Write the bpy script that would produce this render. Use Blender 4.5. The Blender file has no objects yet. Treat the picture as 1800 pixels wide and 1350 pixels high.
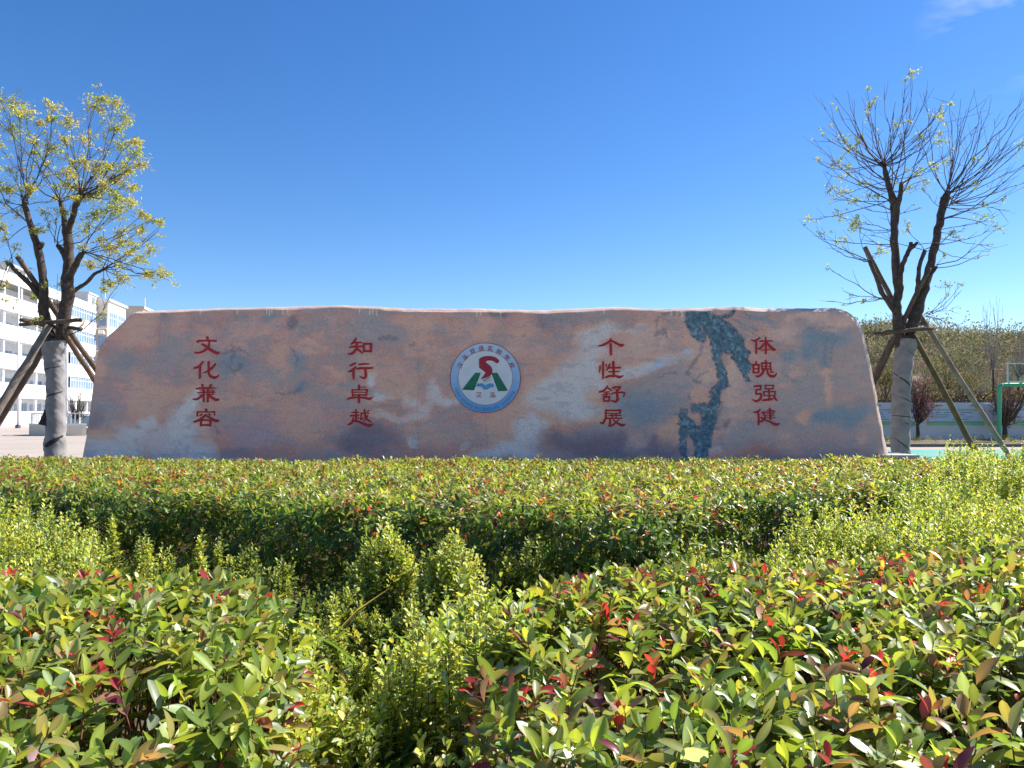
import bpy, bmesh, math, random
import numpy as np
from mathutils import Vector, Matrix

random.seed(7)
R = np.random.default_rng(11)
sc = bpy.context.scene
COL = sc.collection
rad = math.radians

# ------------------------------------------------------------------ camera
F = 1300.0            # focal length in pixels of the 1800 px wide photograph
PITCH = rad(1.3)
EYE = 1.5
HORIZON = 727.0
CYP = HORIZON - F * math.tan(PITCH)
cam = bpy.data.cameras.new('camera')
cam.sensor_width = 36.0
cam.lens = 36.0 * F / 1800.0
cam.shift_y = (CYP - 675.0) / 1800.0
cam.clip_start = 0.05
cam.clip_end = 3000.0
cam_o = bpy.data.objects.new('camera', cam)
COL.objects.link(cam_o)
cam_o.location = (0, 0, EYE)
cam_o.rotation_euler = (rad(90) + PITCH, 0, 0)
sc.camera = cam_o

# ------------------------------------------------------------------ light
SUN_AZ = rad(65)      # clockwise from +Y (the view direction) towards +X
SUN_EL = rad(43)
w = bpy.data.worlds.new('World')
sc.world = w
w.use_nodes = True
nt = w.node_tree
nt.nodes.clear()
n_out = nt.nodes.new('ShaderNodeOutputWorld')
n_bg = nt.nodes.new('ShaderNodeBackground')
n_sky = nt.nodes.new('ShaderNodeTexSky')
n_sky.sky_type = 'NISHITA'
n_sky.sun_disc = False
n_sky.sun_elevation = SUN_EL
n_sky.sun_rotation = SUN_AZ
n_sky.altitude = 300
n_sky.air_density = 1.0
n_sky.dust_density = 0.1
n_sky.ozone_density = 3.5
n_bg.inputs['Strength'].default_value = 0.089
# a faint wisp of cirrus high on the right, laid out by direction in the sky
n_tc = nt.nodes.new('ShaderNodeTexCoord')
n_map = nt.nodes.new('ShaderNodeMapping')
n_map.inputs['Rotation'].default_value = (0, rad(35), rad(20))
n_map.inputs['Scale'].default_value = (4, 14, 22)
n_noise = nt.nodes.new('ShaderNodeTexNoise')
n_noise.inputs['Scale'].default_value = 1.0
n_noise.inputs['Detail'].default_value = 4
n_dot = nt.nodes.new('ShaderNodeVectorMath'); n_dot.operation = 'DOT_PRODUCT'
cd = Vector((0.68, 1.0, 0.56)).normalized()
n_dot.inputs[1].default_value = cd
n_mr = nt.nodes.new('ShaderNodeMapRange')
n_mr.inputs['From Min'].default_value = 0.9962
n_mr.inputs['From Max'].default_value = 1.0
n_mr2 = nt.nodes.new('ShaderNodeMapRange')
n_mr2.inputs['From Min'].default_value = 0.48
n_mr2.inputs['From Max'].default_value = 0.75
n_mul = nt.nodes.new('ShaderNodeMath'); n_mul.operation = 'MULTIPLY'
n_mul2 = nt.nodes.new('ShaderNodeMath'); n_mul2.operation = 'MULTIPLY'
n_mul2.inputs[1].default_value = 0.8
n_mix = nt.nodes.new('ShaderNodeMixRGB')
n_mix.inputs['Color2'].default_value = (5.5, 6.0, 6.6, 1)
L = nt.links.new
L(n_tc.outputs['Generated'], n_map.inputs['Vector'])
L(n_map.outputs['Vector'], n_noise.inputs['Vector'])
L(n_tc.outputs['Generated'], n_dot.inputs[0])
L(n_dot.outputs['Value'], n_mr.inputs['Value'])
L(n_noise.outputs['Fac'], n_mr2.inputs['Value'])
L(n_mr.outputs[0], n_mul.inputs[0]); L(n_mr2.outputs[0], n_mul.inputs[1])
L(n_mul.outputs[0], n_mul2.inputs[0])
L(n_mul2.outputs[0], n_mix.inputs['Fac'])
n_hsv = nt.nodes.new('ShaderNodeHueSaturation')
n_hsv.inputs['Saturation'].default_value = 1.27
n_hsv.inputs['Hue'].default_value = 0.508
L(n_sky.outputs[0], n_hsv.inputs['Color'])
L(n_hsv.outputs[0], n_mix.inputs['Color1'])
L(n_mix.outputs[0], n_bg.inputs['Color'])
L(n_bg.outputs[0], n_out.inputs['Surface'])

sun = bpy.data.lights.new('sun', 'SUN')
sun.energy = 5.0
sun.angle = rad(0.5)
sun.color = (1.0, 0.95, 0.87)
sun_o = bpy.data.objects.new('sun', sun)
COL.objects.link(sun_o)
sdir = Vector((math.sin(SUN_AZ) * math.cos(SUN_EL), math.cos(SUN_AZ) * math.cos(SUN_EL), math.sin(SUN_EL)))
sun_o.rotation_euler = sdir.to_track_quat('Z', 'Y').to_euler()
sun_o.location = sdir * 100

sc.view_settings.view_transform = 'Standard'
sc.view_settings.look = 'None'
sc.view_settings.exposure = 1.0
sc.view_settings.gamma = 1.0
sc.view_settings.use_curve_mapping = False
sc.cycles.max_bounces = 8
sc.cycles.transparent_max_bounces = 8

# ------------------------------------------------------------------ helpers
cp, sp = math.cos(PITCH), math.sin(PITCH)

def P(px, py, Y):
    """The point at depth Y that stands at a place measured in the photograph."""
    u = (px - 900.0) / F
    v = (CYP - py) / F
    dy = cp - v * sp
    dz = sp + v * cp
    t = Y / dy
    return Vector((u * t, Y, EYE + dz * t))

def G(px, py, z=0.0):
    u = (px - 900.0) / F
    v = (CYP - py) / F
    dy = cp - v * sp
    dz = sp + v * cp
    t = (z - EYE) / dz
    return Vector((u * t, dy * t, z))

def s2l(c):
    out = []
    for x in c:
        x = x / 255.0
        out.append(x / 12.92 if x <= 0.04045 else ((x + 0.055) / 1.055) ** 2.4)
    return out

def mat(name, color, rough=0.7, spec=0.3, noise=None, bump=None, metal=0.0, attr=None):
    """noise = (scale, amount, detail) varies the value; bump = (scale, strength, distance)."""
    m = bpy.data.materials.new(name)
    m.use_nodes = True
    t = m.node_tree
    b = t.nodes['Principled BSDF']
    b.inputs['Roughness'].default_value = rough
    b.inputs['Specular IOR Level'].default_value = spec
    b.inputs['Metallic'].default_value = metal
    b.inputs['Base Color'].default_value = (*color, 1)
    src = None
    if attr:
        a = t.nodes.new('ShaderNodeAttribute'); a.attribute_name = attr
        src = a.outputs['Color']
    if noise:
        tc = t.nodes.new('ShaderNodeTexCoord')
        nn = t.nodes.new('ShaderNodeTexNoise')
        nn.inputs['Scale'].default_value = noise[0]
        nn.inputs['Detail'].default_value = noise[2] if len(noise) > 2 else 5
        t.links.new(tc.outputs['Object'], nn.inputs['Vector'])
        mr = t.nodes.new('ShaderNodeMapRange')
        mr.inputs['From Min'].default_value = 0.25
        mr.inputs['From Max'].default_value = 0.75
        mr.inputs['To Min'].default_value = 1 - noise[1]
        mr.inputs['To Max'].default_value = 1 + noise[1]
        t.links.new(nn.outputs['Fac'], mr.inputs['Value'])
        vm = t.nodes.new('ShaderNodeVectorMath'); vm.operation = 'SCALE'
        if src is None:
            vm.inputs[0].default_value = color
        else:
            t.links.new(src, vm.inputs[0])
        t.links.new(mr.outputs[0], vm.inputs['Scale'])
        src = vm.outputs[0]
    if src is not None:
        t.links.new(src, b.inputs['Base Color'])
    if bump:
        tc = t.nodes.new('ShaderNodeTexCoord')
        nn = t.nodes.new('ShaderNodeTexNoise')
        nn.inputs['Scale'].default_value = bump[0]
        nn.inputs['Detail'].default_value = 6
        t.links.new(tc.outputs['Object'], nn.inputs['Vector'])
        bp = t.nodes.new('ShaderNodeBump')
        bp.inputs['Strength'].default_value = bump[1]
        bp.inputs['Distance'].default_value = bump[2]
        t.links.new(nn.outputs['Fac'], bp.inputs['Height'])
        t.links.new(bp.outputs[0], b.inputs['Normal'])
    return m

def leaf_mat(name, trans=0.4, rough=0.38, spec=0.5, boost=(1.9, 1.75, 0.8)):
    m = bpy.data.materials.new(name)
    m.use_nodes = True
    t = m.node_tree
    b = t.nodes['Principled BSDF']
    out = t.nodes['Material Output']
    b.inputs['Roughness'].default_value = rough
    b.inputs['Specular IOR Level'].default_value = spec
    a = t.nodes.new('ShaderNodeAttribute'); a.attribute_name = 'Col'
    t.links.new(a.outputs['Color'], b.inputs['Base Color'])
    vm = t.nodes.new('ShaderNodeVectorMath'); vm.operation = 'MULTIPLY'
    vm.inputs[1].default_value = boost
    t.links.new(a.outputs['Color'], vm.inputs[0])
    tr = t.nodes.new('ShaderNodeBsdfTranslucent')
    t.links.new(vm.outputs[0], tr.inputs['Color'])
    mx = t.nodes.new('ShaderNodeMixShader')
    mx.inputs[0].default_value = trans
    t.links.new(b.outputs[0], mx.inputs[1])
    t.links.new(tr.outputs[0], mx.inputs[2])
    t.links.new(mx.outputs[0], out.inputs['Surface'])
    return m

def add(name, me, m=None, parent=None, loc=None):
    o = bpy.data.objects.new(name, me)
    COL.objects.link(o)
    if m is not None and me is not None and not me.materials:
        me.materials.append(m)
    if parent is not None:
        o.parent = parent
    if loc is not None:
        o.location = loc
    return o

def tag(o, label=None, cat=None, group=None, kind=None):
    if label: o['label'] = label
    if cat: o['category'] = cat
    if group: o['group'] = group
    if kind: o['kind'] = kind
    return o

def empty(name, loc, label, cat, group=None):
    o = bpy.data.objects.new(name, None)
    o.empty_display_size = 0.2
    COL.objects.link(o)
    o.location = loc
    return tag(o, label, cat, group)

def mesh_np(name, verts, faces, colors=None, smooth=False):
    """faces: list of (M,k) int arrays."""
    verts = np.asarray(verts, dtype=np.float32)
    me = bpy.data.meshes.new(name)
    me.vertices.add(len(verts))
    me.vertices.foreach_set('co', verts.ravel())
    faces = [np.asarray(f, dtype=np.int32) for f in faces if len(f)]
    loops = np.concatenate([f.ravel() for f in faces])
    sizes = np.concatenate([np.full(len(f), f.shape[1], dtype=np.int32) for f in faces])
    starts = np.concatenate([[0], np.cumsum(sizes)[:-1]]).astype(np.int32)
    me.loops.add(len(loops))
    me.loops.foreach_set('vertex_index', loops)
    me.polygons.add(len(sizes))
    me.polygons.foreach_set('loop_start', starts)
    try:
        me.polygons.foreach_set('loop_total', sizes)
    except Exception:
        pass
    me.polygons.foreach_set('use_smooth', np.full(len(sizes), bool(smooth), dtype=bool))
    me.update(calc_edges=True)
    if colors is not None:
        ca = me.color_attributes.new('Col', 'FLOAT_COLOR', 'POINT')
        c = np.ones((len(verts), 4), dtype=np.float32)
        c[:, :3] = colors
        ca.data.foreach_set('color', c.ravel())
    me.validate()
    return me

class MB:
    """Collects boxes, tubes and polygons for one mesh; origin is subtracted when built."""
    def __init__(s):
        s.v = []; s.f3 = []; s.f4 = []; s.n = 0
    def addv(s, vs):
        k = s.n
        s.v.append(np.asarray(vs, dtype=float)); s.n += len(vs)
        return k
    def box(s, a, b, M=None):
        x0, y0, z0 = a; x1, y1, z1 = b
        vs = np.array([(x0,y0,z0),(x1,y0,z0),(x1,y1,z0),(x0,y1,z0),(x0,y0,z1),(x1,y0,z1),(x1,y1,z1),(x0,y1,z1)], float)
        if M is not None:
            vs = np.array([M @ Vector(q) for q in vs])
        k = s.addv(vs)
        for f in ((0,3,2,1),(4,5,6,7),(0,1,5,4),(1,2,6,5),(2,3,7,6),(3,0,4,7)):
            s.f4.append([k + i for i in f])
        return s
    def tube(s, pts, rads, sides=8, cap=True, jag=0.0):
        pts = np.array([tuple(p) for p in pts], float)
        n = len(pts)
        rads = np.broadcast_to(np.asarray(rads, float), (n,))
        tan = np.gradient(pts, axis=0)
        tan /= np.linalg.norm(tan, axis=1)[:, None] + 1e-9
        ref = np.array([0.31, 0.9, 0.3]) if abs(tan[0][1]) < 0.8 else np.array([1.0, 0.1, 0.2])
        rings = []
        for i in range(n):
            a = np.cross(tan[i], ref); a /= np.linalg.norm(a) + 1e-9
            b = np.cross(tan[i], a)
            th = np.linspace(0, 2*math.pi, sides, endpoint=False)
            rr = rads[i] * (1 + (R.uniform(-jag, jag, sides) if jag else 0))
            rings.append(pts[i] + np.outer(np.cos(th)*rr, a) + np.outer(np.sin(th)*rr, b))
        k = s.addv(np.concatenate(rings))
        for i in range(n-1):
            for j in range(sides):
                j2 = (j+1) % sides
                s.f4.append([k+i*sides+j, k+i*sides+j2, k+(i+1)*sides+j2, k+(i+1)*sides+j])
        if cap:
            for i, e in ((0, 0), (n-1, 1)):
                c = s.addv([pts[i]])
                for j in range(sides):
                    j2 = (j+1) % sides
                    q = [k+i*sides+j, k+i*sides+j2, c]
                    s.f3.append(q if e else q[::-1])
        return s
    def poly(s, pts, th=None):
        k = s.addv([tuple(p) for p in pts])
        if len(pts) == 4: s.f4.append([k, k+1, k+2, k+3])
        else:
            for i in range(1, len(pts)-1): s.f3.append([k, k+i, k+i+1])
        return s
    def build(s, name, m, parent=None, origin=(0,0,0), smooth=False, colors=None):
        v = np.concatenate(s.v) - np.array(tuple(origin))
        fs = []
        if s.f4: fs.append(np.array(s.f4))
        if s.f3: fs.append(np.array(s.f3))
        me = mesh_np(name, v, fs, colors=colors, smooth=smooth)
        o = add(name, me, m, parent)
        if parent is None:
            o.location = origin
        return o

def tubes_batch(Pn, Rn, sides=3):
    """Pn (N,K,3), Rn (N,K) -> verts, quads"""
    N, K, _ = Pn.shape
    T = np.gradient(Pn, axis=1)
    T /= np.linalg.norm(T, axis=2, keepdims=True) + 1e-9
    ref = np.array([0.83, 0.55, 0.07])
    A = np.cross(T, ref); A /= np.linalg.norm(A, axis=2, keepdims=True) + 1e-9
    B = np.cross(T, A)
    th = np.linspace(0, 2*math.pi, sides, endpoint=False)
    V = Pn[:, :, None, :] + Rn[:, :, None, None] * (np.cos(th)[None, None, :, None]*A[:, :, None, :] + np.sin(th)[None, None, :, None]*B[:, :, None, :])
    V = V.reshape(-1, 3)
    n = np.arange(N)[:, None, None]; k = np.arange(K-1)[None, :, None]; j = np.arange(sides)[None, None, :]
    j2 = (j+1) % sides
    b = n*K*sides
    q = np.stack([b+k*sides+j, b+k*sides+j2, b+(k+1)*sides+j2, b+(k+1)*sides+j], axis=-1).reshape(-1, 4)
    return V, q

def catmull(pts, per=6):
    pts = [np.array(p, float) for p in pts]
    if len(pts) < 3:
        return np.array([pts[0] + (pts[-1]-pts[0])*t for t in np.linspace(0, 1, per+1)])
    ext = [2*pts[0]-pts[1]] + pts + [2*pts[-1]-pts[-2]]
    out = []
    for i in range(1, len(ext)-2):
        p0, p1, p2, p3 = ext[i-1:i+3]
        for t in np.linspace(0, 1, per, endpoint=False):
            out.append(0.5*((2*p1)+(-p0+p2)*t+(2*p0-5*p1+4*p2-p3)*t*t+(-p0+3*p1-3*p2+p3)*t**3))
    out.append(pts[-1])
    return np.array(out)

_lat = {}
def vnoise(x, y, seed=0):
    if seed not in _lat:
        _lat[seed] = np.random.default_rng(1000+seed).random((256, 256))
    g = _lat[seed]
    xi = np.floor(x).astype(int); yi = np.floor(y).astype(int)
    fx = x-xi; fy = y-yi
    fx = fx*fx*(3-2*fx); fy = fy*fy*(3-2*fy)
    a = g[xi % 256, yi % 256]; b = g[(xi+1) % 256, yi % 256]
    c = g[xi % 256, (yi+1) % 256]; d = g[(xi+1) % 256, (yi+1) % 256]
    return (a*(1-fx)+b*fx)*(1-fy)+(c*(1-fx)+d*fx)*fy

def fbm(x, y, seed=0, oct=4, gain=0.5):
    s = 0; a = 1; tot = 0
    for o in range(oct):
        s = s + a*vnoise(x*2**o+17.3*o, y*2**o-9.1*o, seed+o)
        tot += a; a *= gain
    return s/tot

def in_poly(x, y, poly):
    poly = np.array([(p[0], p[1]) for p in poly])
    inside = np.zeros(len(x), bool)
    j = len(poly)-1
    for i in range(len(poly)):
        xi, yi = poly[i]; xj, yj = poly[j]
        c = ((yi > y) != (yj > y)) & (x < (xj-xi)*(y-yi)/(yj-yi+1e-12)+xi)
        inside ^= c
        j = i
    return inside

def edge_dist(x, y, poly):
    poly = np.array([(p[0], p[1]) for p in poly])
    d = np.full(len(x), 1e9)
    for i in range(len(poly)):
        a = poly[i]; b = poly[(i+1) % len(poly)]
        ab = b-a
        t = np.clip(((x-a[0])*ab[0]+(y-a[1])*ab[1])/(ab@ab+1e-12), 0, 1)
        d = np.minimum(d, np.hypot(x-a[0]-t*ab[0], y-a[1]-t*ab[1]))
    return d

def nrm(v):
    return v/(np.linalg.norm(v, axis=-1, keepdims=True)+1e-9)

# ------------------------------------------------------------------ leaves
def leaf_template(ts, ws, fold=0.25, droop=0.2, curl=0.0):
    """x side, y along, z up; midrib row plus two margins."""
    mid = [(0, t, -droop*t*t) for t in ts]
    lft = [(-w_, t+0.03, -droop*t*t+fold*w_) for t, w_ in zip(ts[1:-1], ws[1:-1])]
    rgt = [(w_, t+0.03, -droop*t*t+fold*w_*(1-curl)) for t, w_ in zip(ts[1:-1], ws[1:-1])]
    v = np.array(mid+lft+rgt, float)
    n = len(ts); k = n-2
    q = []; tri = []
    Lf = lambda i: n+i-1
    Rt = lambda i: n+k+i-1
    tri += [(0, 1, Lf(1)), (0, Rt(1), 1)]
    for i in range(1, n-2):
        q += [(i, i+1, Lf(i+1), Lf(i)), (i+1, i, Rt(i), Rt(i+1))]
    tri += [(n-2, n-1, Lf(k)), (n-1, n-2, Rt(k))]
    margin = np.array([0.0]*n+[1.0]*(2*k))
    return v, np.array(q, int).reshape(-1, 4), np.array(tri, int), margin

T_HI = [leaf_template([0, .12, .35, .6, .83, 1], [0, .09, .19, .215, .14, 0], f, d, c) for f, d, c in ((.5, .1, 0), (.25, .32, .3), (.8, .22, .1), (.1, -.12, .4))]
T_VHI = [leaf_template([0, .06, .18, .34, .52, .70, .86, 1], [0, .035, .12, .19, .215, .185, .105, 0], f, d, c) for f, d, c in ((.5, .1, 0), (.25, .34, .3), (.8, .22, .1), (.1, -.14, .4), (.4, .5, .2), (.65, -.05, .6))]
T_MID = [leaf_template([0, .3, .72, 1], [0, .15, .17, 0], f, d) for f, d in ((.5, .12), (.2, .3), (.9, .2))]
T_LO = [leaf_template([0, .55, 1], [0, .2, 0], f, d) for f, d in ((.5, .15), (.2, .3))]
T_EU = [leaf_template([0, .45, .85, 1], [0, .24, .24, 0], f, d) for f, d in ((.5, .05), (.3, .25))]
T_EUH = [leaf_template([0, .35, .75, 1], [0, .26, .27, 0], f, d) for f, d in ((.5, .05), (.3, .28))]

def leaves_np(templates, pos, axis, normal, length, color, margin_col=None, margin_amt=0.0):
    """vectorised scatter of leaves -> verts, quads, tris, colors"""
    N = len(pos)
    axis = nrm(axis)
    side = nrm(np.cross(axis, normal))
    up = np.cross(side, axis)
    pick = R.integers(0, len(templates), N)
    V = []; Q = []; T = []; C = []
    off = 0
    for ti, (tv, q, t, mg) in enumerate(templates):
        s = pick == ti
        n = int(s.sum())
        if n == 0: continue
        L_ = length[s][:, None, None]
        X = tv[None, :, 0:1]; Y = tv[None, :, 1:2]; Z = tv[None, :, 2:3]
        vv = pos[s][:, None, :] + L_*(X*side[s][:, None, :]+Y*axis[s][:, None, :]+Z*up[s][:, None, :])
        c = np.repeat(color[s][:, None, :], len(tv), axis=1)
        # midrib a little paler, margins shifted
        c = c*(1.16-0.2*mg[None, :, None])
        if margin_col is not None:
            wgt = (mg*margin_amt)[None, :, None]
            c = c*(1-wgt)+np.array(margin_col)[None, None, :]*wgt
        V.append(vv.reshape(-1, 3)); C.append(c.reshape(-1, 3))
        base = off+np.arange(n)[:, None, None]*len(tv)
        if len(q): Q.append((base+q[None]).reshape(-1, 4))
        T.append((base+t[None]).reshape(-1, 3))
        off += n*len(tv)
    return np.concatenate(V), (np.concatenate(Q) if Q else np.zeros((0, 4), int)), np.concatenate(T), np.concatenate(C)

PAL = {
 'dark': (.060, .115, .032), 'mid': (.140, .215, .042), 'lime': (.290, .350, .055), 'olive': (.260, .240, .075),
 'yell': (.420, .380, .065), 'bronze': (.300, .165, .090), 'orange': (.400, .150, .055), 'red': (.400, .040, .045),
 'maroon': (.150, .038, .052), 'pale': (.330, .380, .230)}
PN = list(PAL); PA = np.array([PAL[k] for k in PN])

def pick_pal(weights, n):
    ws = np.array([weights.get(k, 0) for k in PN], float); ws /= ws.sum()
    c = PA[R.choice(len(PN), n, p=ws)]
    return c*R.uniform(.75, 1.3, (n, 1))*R.uniform(.93, 1.07, (n, 3))

def photinia(pos, d, L0=0.07, nl=7, red=0.13, shade_tones=False):
    """whorls of leaves at shoot tips: arrays of leaf pos, axis, normal, length, colour"""
    N = len(pos)
    d = nrm(d)
    ref = nrm(np.tile(np.array([[.3, .2, .9]]), (N, 1))+R.normal(0, .5, (N, 3)))
    a = nrm(np.cross(d, ref)); b = np.cross(d, a)
    ph = R.uniform(0, 6.28, N)
    kind = R.random(N)
    tone_y = pick_pal({'mid': 3.0, 'lime': 4.4, 'olive': 1.6, 'yell': .7, 'pale': 1.8, 'bronze': .5}, N)
    tone_o = pick_pal({'dark': 2.6, 'mid': 4.5, 'lime': 2.2, 'olive': 1.0, 'pale': .9}, N)
    if shade_tones:
        tone_y = pick_pal({'dark': 2.4, 'mid': 3.4, 'lime': 1.4, 'olive': .6}, N); tone_o = pick_pal({'dark': 3.6, 'mid': 2.6, 'lime': .4}, N)  # darker, less lime palette paints a face's shade into its leaf colour
    P_, A_, N_, L_, C_ = [], [], [], [], []
    for k in range(nl):
        th = ph+k*2.4+R.normal(0, .25, N)
        f = k/max(nl-1, 1)
        el = np.radians(34+58*f)+R.normal(0, .2, N)
        radial = a*np.cos(th)[:, None]+b*np.sin(th)[:, None]
        ax = d*np.cos(el)[:, None]+radial*np.sin(el)[:, None]
        no = d*np.sin(el)[:, None]-radial*np.cos(el)[:, None]
        no = no+R.normal(0, .24, (N, 3))+np.array([0, 0, .35])
        p = pos-d*(k*0.13*L0+0.1*L0)[..., None] if np.ndim(k*0.13*L0) else pos-d*(k*0.16*L0)
        ln = L0*(.62+.5*min(1, k/3))*R.uniform(.75, 1.18, N)
        young = f < .45
        m0 = pick_pal({'dark': 2.0, 'mid': 4, 'lime': 2.6, 'olive': 1.2, 'pale': .6} if not young else {'mid': 2.4, 'lime': 4.2, 'olive': 1.5, 'yell': 1.2, 'bronze': .5, 'pale': .6}, N)
        mt = .9 if shade_tones else R.random((N, 1))*.5+.35
        m0 = (m0*(1-mt)+(tone_y if young else tone_o)*mt)*R.uniform(.85, 1.2, (N, 1))
        mr = pick_pal({'red': 5, 'orange': 2.4, 'maroon': 2.2, 'bronze': 1.5} if young else {'mid': 3, 'olive': 3, 'bronze': 2.2, 'maroon': .8}, N)
        isr = (kind < red)
        br = (kind >= red) & (kind < red*1.45) & young
        mb = pick_pal({'bronze': 4, 'olive': 3, 'orange': 1.4, 'yell': 1.5, 'maroon': .8}, N)
        c = np.where(isr[:, None], mr, m0)
        c = np.where(br[:, None], mb, c)
        P_.append(p); A_.append(ax); N_.append(no); L_.append(ln*np.where(isr & young, .85, 1)); C_.append(c)
    cat = np.concatenate
    return cat(P_), cat(A_), cat(N_), cat(L_), cat(C_)

def euonymus(base, tips, leafed=0.75, L0=0.033, step=0.016, green=0.25):
    """upright stems with pairs of small leaves; base, tips (N,3)"""
    out = []
    N = len(base)
    vec = tips-base
    ln = np.linalg.norm(vec, axis=1)
    d = nrm(vec)
    a = nrm(np.cross(d, np.array([.9, .3, .1]))); b = np.cross(d, a)
    K = int(np.percentile(ln, 90)*leafed/step)+1
    ph = R.uniform(0, 6.28, N)
    tone = R.random(N)
    P_, A_, N_, L_, C_ = [], [], [], [], []
    for k in range(K):
        s = k*step
        ok = (s < ln*leafed) & (R.random(N) < .93)
        n = int(ok.sum())
        if n == 0: break
        for h in (0, 1):
            th = ph[ok]+k*1.57+h*3.14+R.normal(0, .35, n)
            radial = a[ok]*np.cos(th)[:, None]+b[ok]*np.sin(th)[:, None]
            el = np.radians(28+22*min(1, k/6))+R.normal(0, .25, n)
            dd = d[ok]
            ax = dd*np.cos(el)[:, None]+radial*np.sin(el)[:, None]
            no = dd*np.sin(el)[:, None]-radial*np.cos(el)[:, None]+R.normal(0, .3, (n, 3))
            side_off = radial*np.abs(R.normal(0, .012, n))[:, None]*min(1, k/4)
            P_.append(tips[ok]-dd*(s+R.uniform(0, step, n))[:, None]+side_off)
            A_.append(ax); N_.append(no)
            L_.append(L0*R.uniform(.65, 1.2, n)*(.7+.4*min(1, k/4)))
            f = min(1, k/(.5*K))
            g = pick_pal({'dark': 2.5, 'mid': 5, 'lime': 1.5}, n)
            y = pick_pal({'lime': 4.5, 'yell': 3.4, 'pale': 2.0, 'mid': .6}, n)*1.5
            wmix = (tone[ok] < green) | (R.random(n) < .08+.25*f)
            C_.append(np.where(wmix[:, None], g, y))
    cat = np.concatenate
    return cat(P_), cat(A_), cat(N_), cat(L_), cat(C_)

def foliage_mesh(name, templates, data, margin_col=None, margin_amt=0.0):
    V, Q, T, C = leaves_np(templates, *data, margin_col=margin_col, margin_amt=margin_amt)
    return mesh_np(name, V, [Q, T], colors=C, smooth=True)

M_SCRUB = leaf_mat('scrub_leaf', .30, .8, .1, (1, 1, 1))
M_PHO = leaf_mat('photinia_leaf', .45, .36, .5, (1.7, 1.6, .8))
M_EUO = leaf_mat('euonymus_leaf', .36, .45, .35, (1.6, 1.6, .8))
M_TREE = leaf_mat('tree_leaf', .5, .5, .3)
M_TWIG = mat('hedge_twig', (.16, .10, .065), .8, .2, (40, .4))
M_REDTWIG = mat('young_twig', (.20, .07, .05), .6, .3, (40, .3))

# ================================================================== STRUCTURE
# ground
M_SOIL = mat('bed_soil', (.090, .062, .042), .95, .1, (9, .45, 8), (22, .8, .03))
M_PAVE = mat('pale_concrete', (.40, .34, .29), .9, .2, (.35, .10, 8), (30, .15, .01))
M_COURT = mat('court_green', (.115, .33, .26), .8, .25, (.8, .12, 6))
M_TANC = mat('court_tan', (.40, .30, .25), .85, .2, (1.2, .12, 6))
def sheet(name, pts, z, m, kind='structure', label=None):
    mb = MB(); mb.poly([(x, y, z) for x, y in pts])
    o = mb.build(name, m)
    return tag(o, label, None, None, kind)
sheet('ground', [(-600, -40), (600, -40), (600, 900), (-600, 900)], 0.0, M_PAVE, label='pale concrete yard running far back on all sides')
sheet('planting_bed', [(-13, -2), (13.5, -2), (13.5, 11.2), (-13, 11.2)], 0.02, M_SOIL, label='brown soil bed under the hedges')
k1 = G(1560, 786).y; k0 = G(1560, 790.5).y
sheet('court_surface', [(5.5, 11.4), (45, 11.4), (45, k0), (5.5, k0)], 0.006, M_COURT, label='green painted sports court surface')
sheet('court_border', [(5.5, k0+.02), (45, k0+.02), (45, k1), (5.5, k1)], 0.006, M_TANC, label='tan strip between the green court and the kerb')
mb = MB(); mb.box((9, k1, 0), (45, k1+.35, .14))
tag(mb.build('kerb', mat('kerb_dark', (.10, .13, .11), .8, .2, (5, .2))), 'dark green kerb along the planted strip', None, None, 'structure')
wallY = 40.0
sheet('planting_strip', [(9, k1+.35), (45, k1+.35), (45, wallY), (9, wallY)], 0.12, mat('strip_soil', (.16, .13, .09), .95, .1, (6, .5), (10, .8, .05)), label='dry soil strip between kerb and white wall')
# expansion joints in the yard
M_JOINT = mat('joint', (.30, .26, .22), .95, .1)
mb = MB()
for yy in (15, 19, 23, 27.5, 32, 37, 43, 50):
    mb.poly([(-60, yy, .004), (-4, yy, .004), (-4, yy+.05, .004), (-60, yy+.05, .004)])
for xx in (-34, -28, -22, -16, -10):
    mb.poly([(xx, 12, .008), (xx+.04, 12, .008), (xx+.04, 60, .008), (xx, 60, .008)])
tag(mb.build('paving_joints', M_JOINT), 'thin dark joints across the pale concrete yard', None, None, 'structure')

# ------------------------------------------------------------------ hill
hx = np.linspace(14, 150, 90); hy = np.linspace(42, 150, 70)
HX, HY = np.meshgrid(hx, hy, indexing='ij')
def hill_h(x, y):
    prof = np.interp(y, [42, 46, 50, 53, 60, 75, 88, 105, 150], [0, .6, 1.6, 2.8, 4.6, 7.8, 10.4, 11.1, 9.5])
    fade = np.clip((x-18)/12, 0, 1)
    lat = np.interp(x/np.maximum(y, 1), [0.3, .46, .50, .58, .66, .75, 1.2], [.80, 1.0, 1.06, 1.0, .94, .88, .86])
    return prof*lat*fade*(0.92+.16*fbm(x*.09, y*.09, 40))+.35*(fbm(x*.5, y*.5, 44)-.5)*fade
HZ = hill_h(HX, HY)
HZ[:, 0] = -0.1
nx, ny = HX.shape
idx = np.arange(nx*ny).reshape(nx, ny)
q = np.stack([idx[:-1, :-1], idx[1:, :-1], idx[1:, 1:], idx[:-1, 1:]], -1).reshape(-1, 4)
m_hill = mat('dry_hillside', (.27, .215, .15), .95, .1, (.35, .35, 9), (3, .6, .25))
tag(add('hill', mesh_np('hill', np.stack([HX.ravel(), HY.ravel(), HZ.ravel()], 1), [q], smooth=True), m_hill), 'dry grassy hillside rising behind the white wall', None, None, 'structure')

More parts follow.
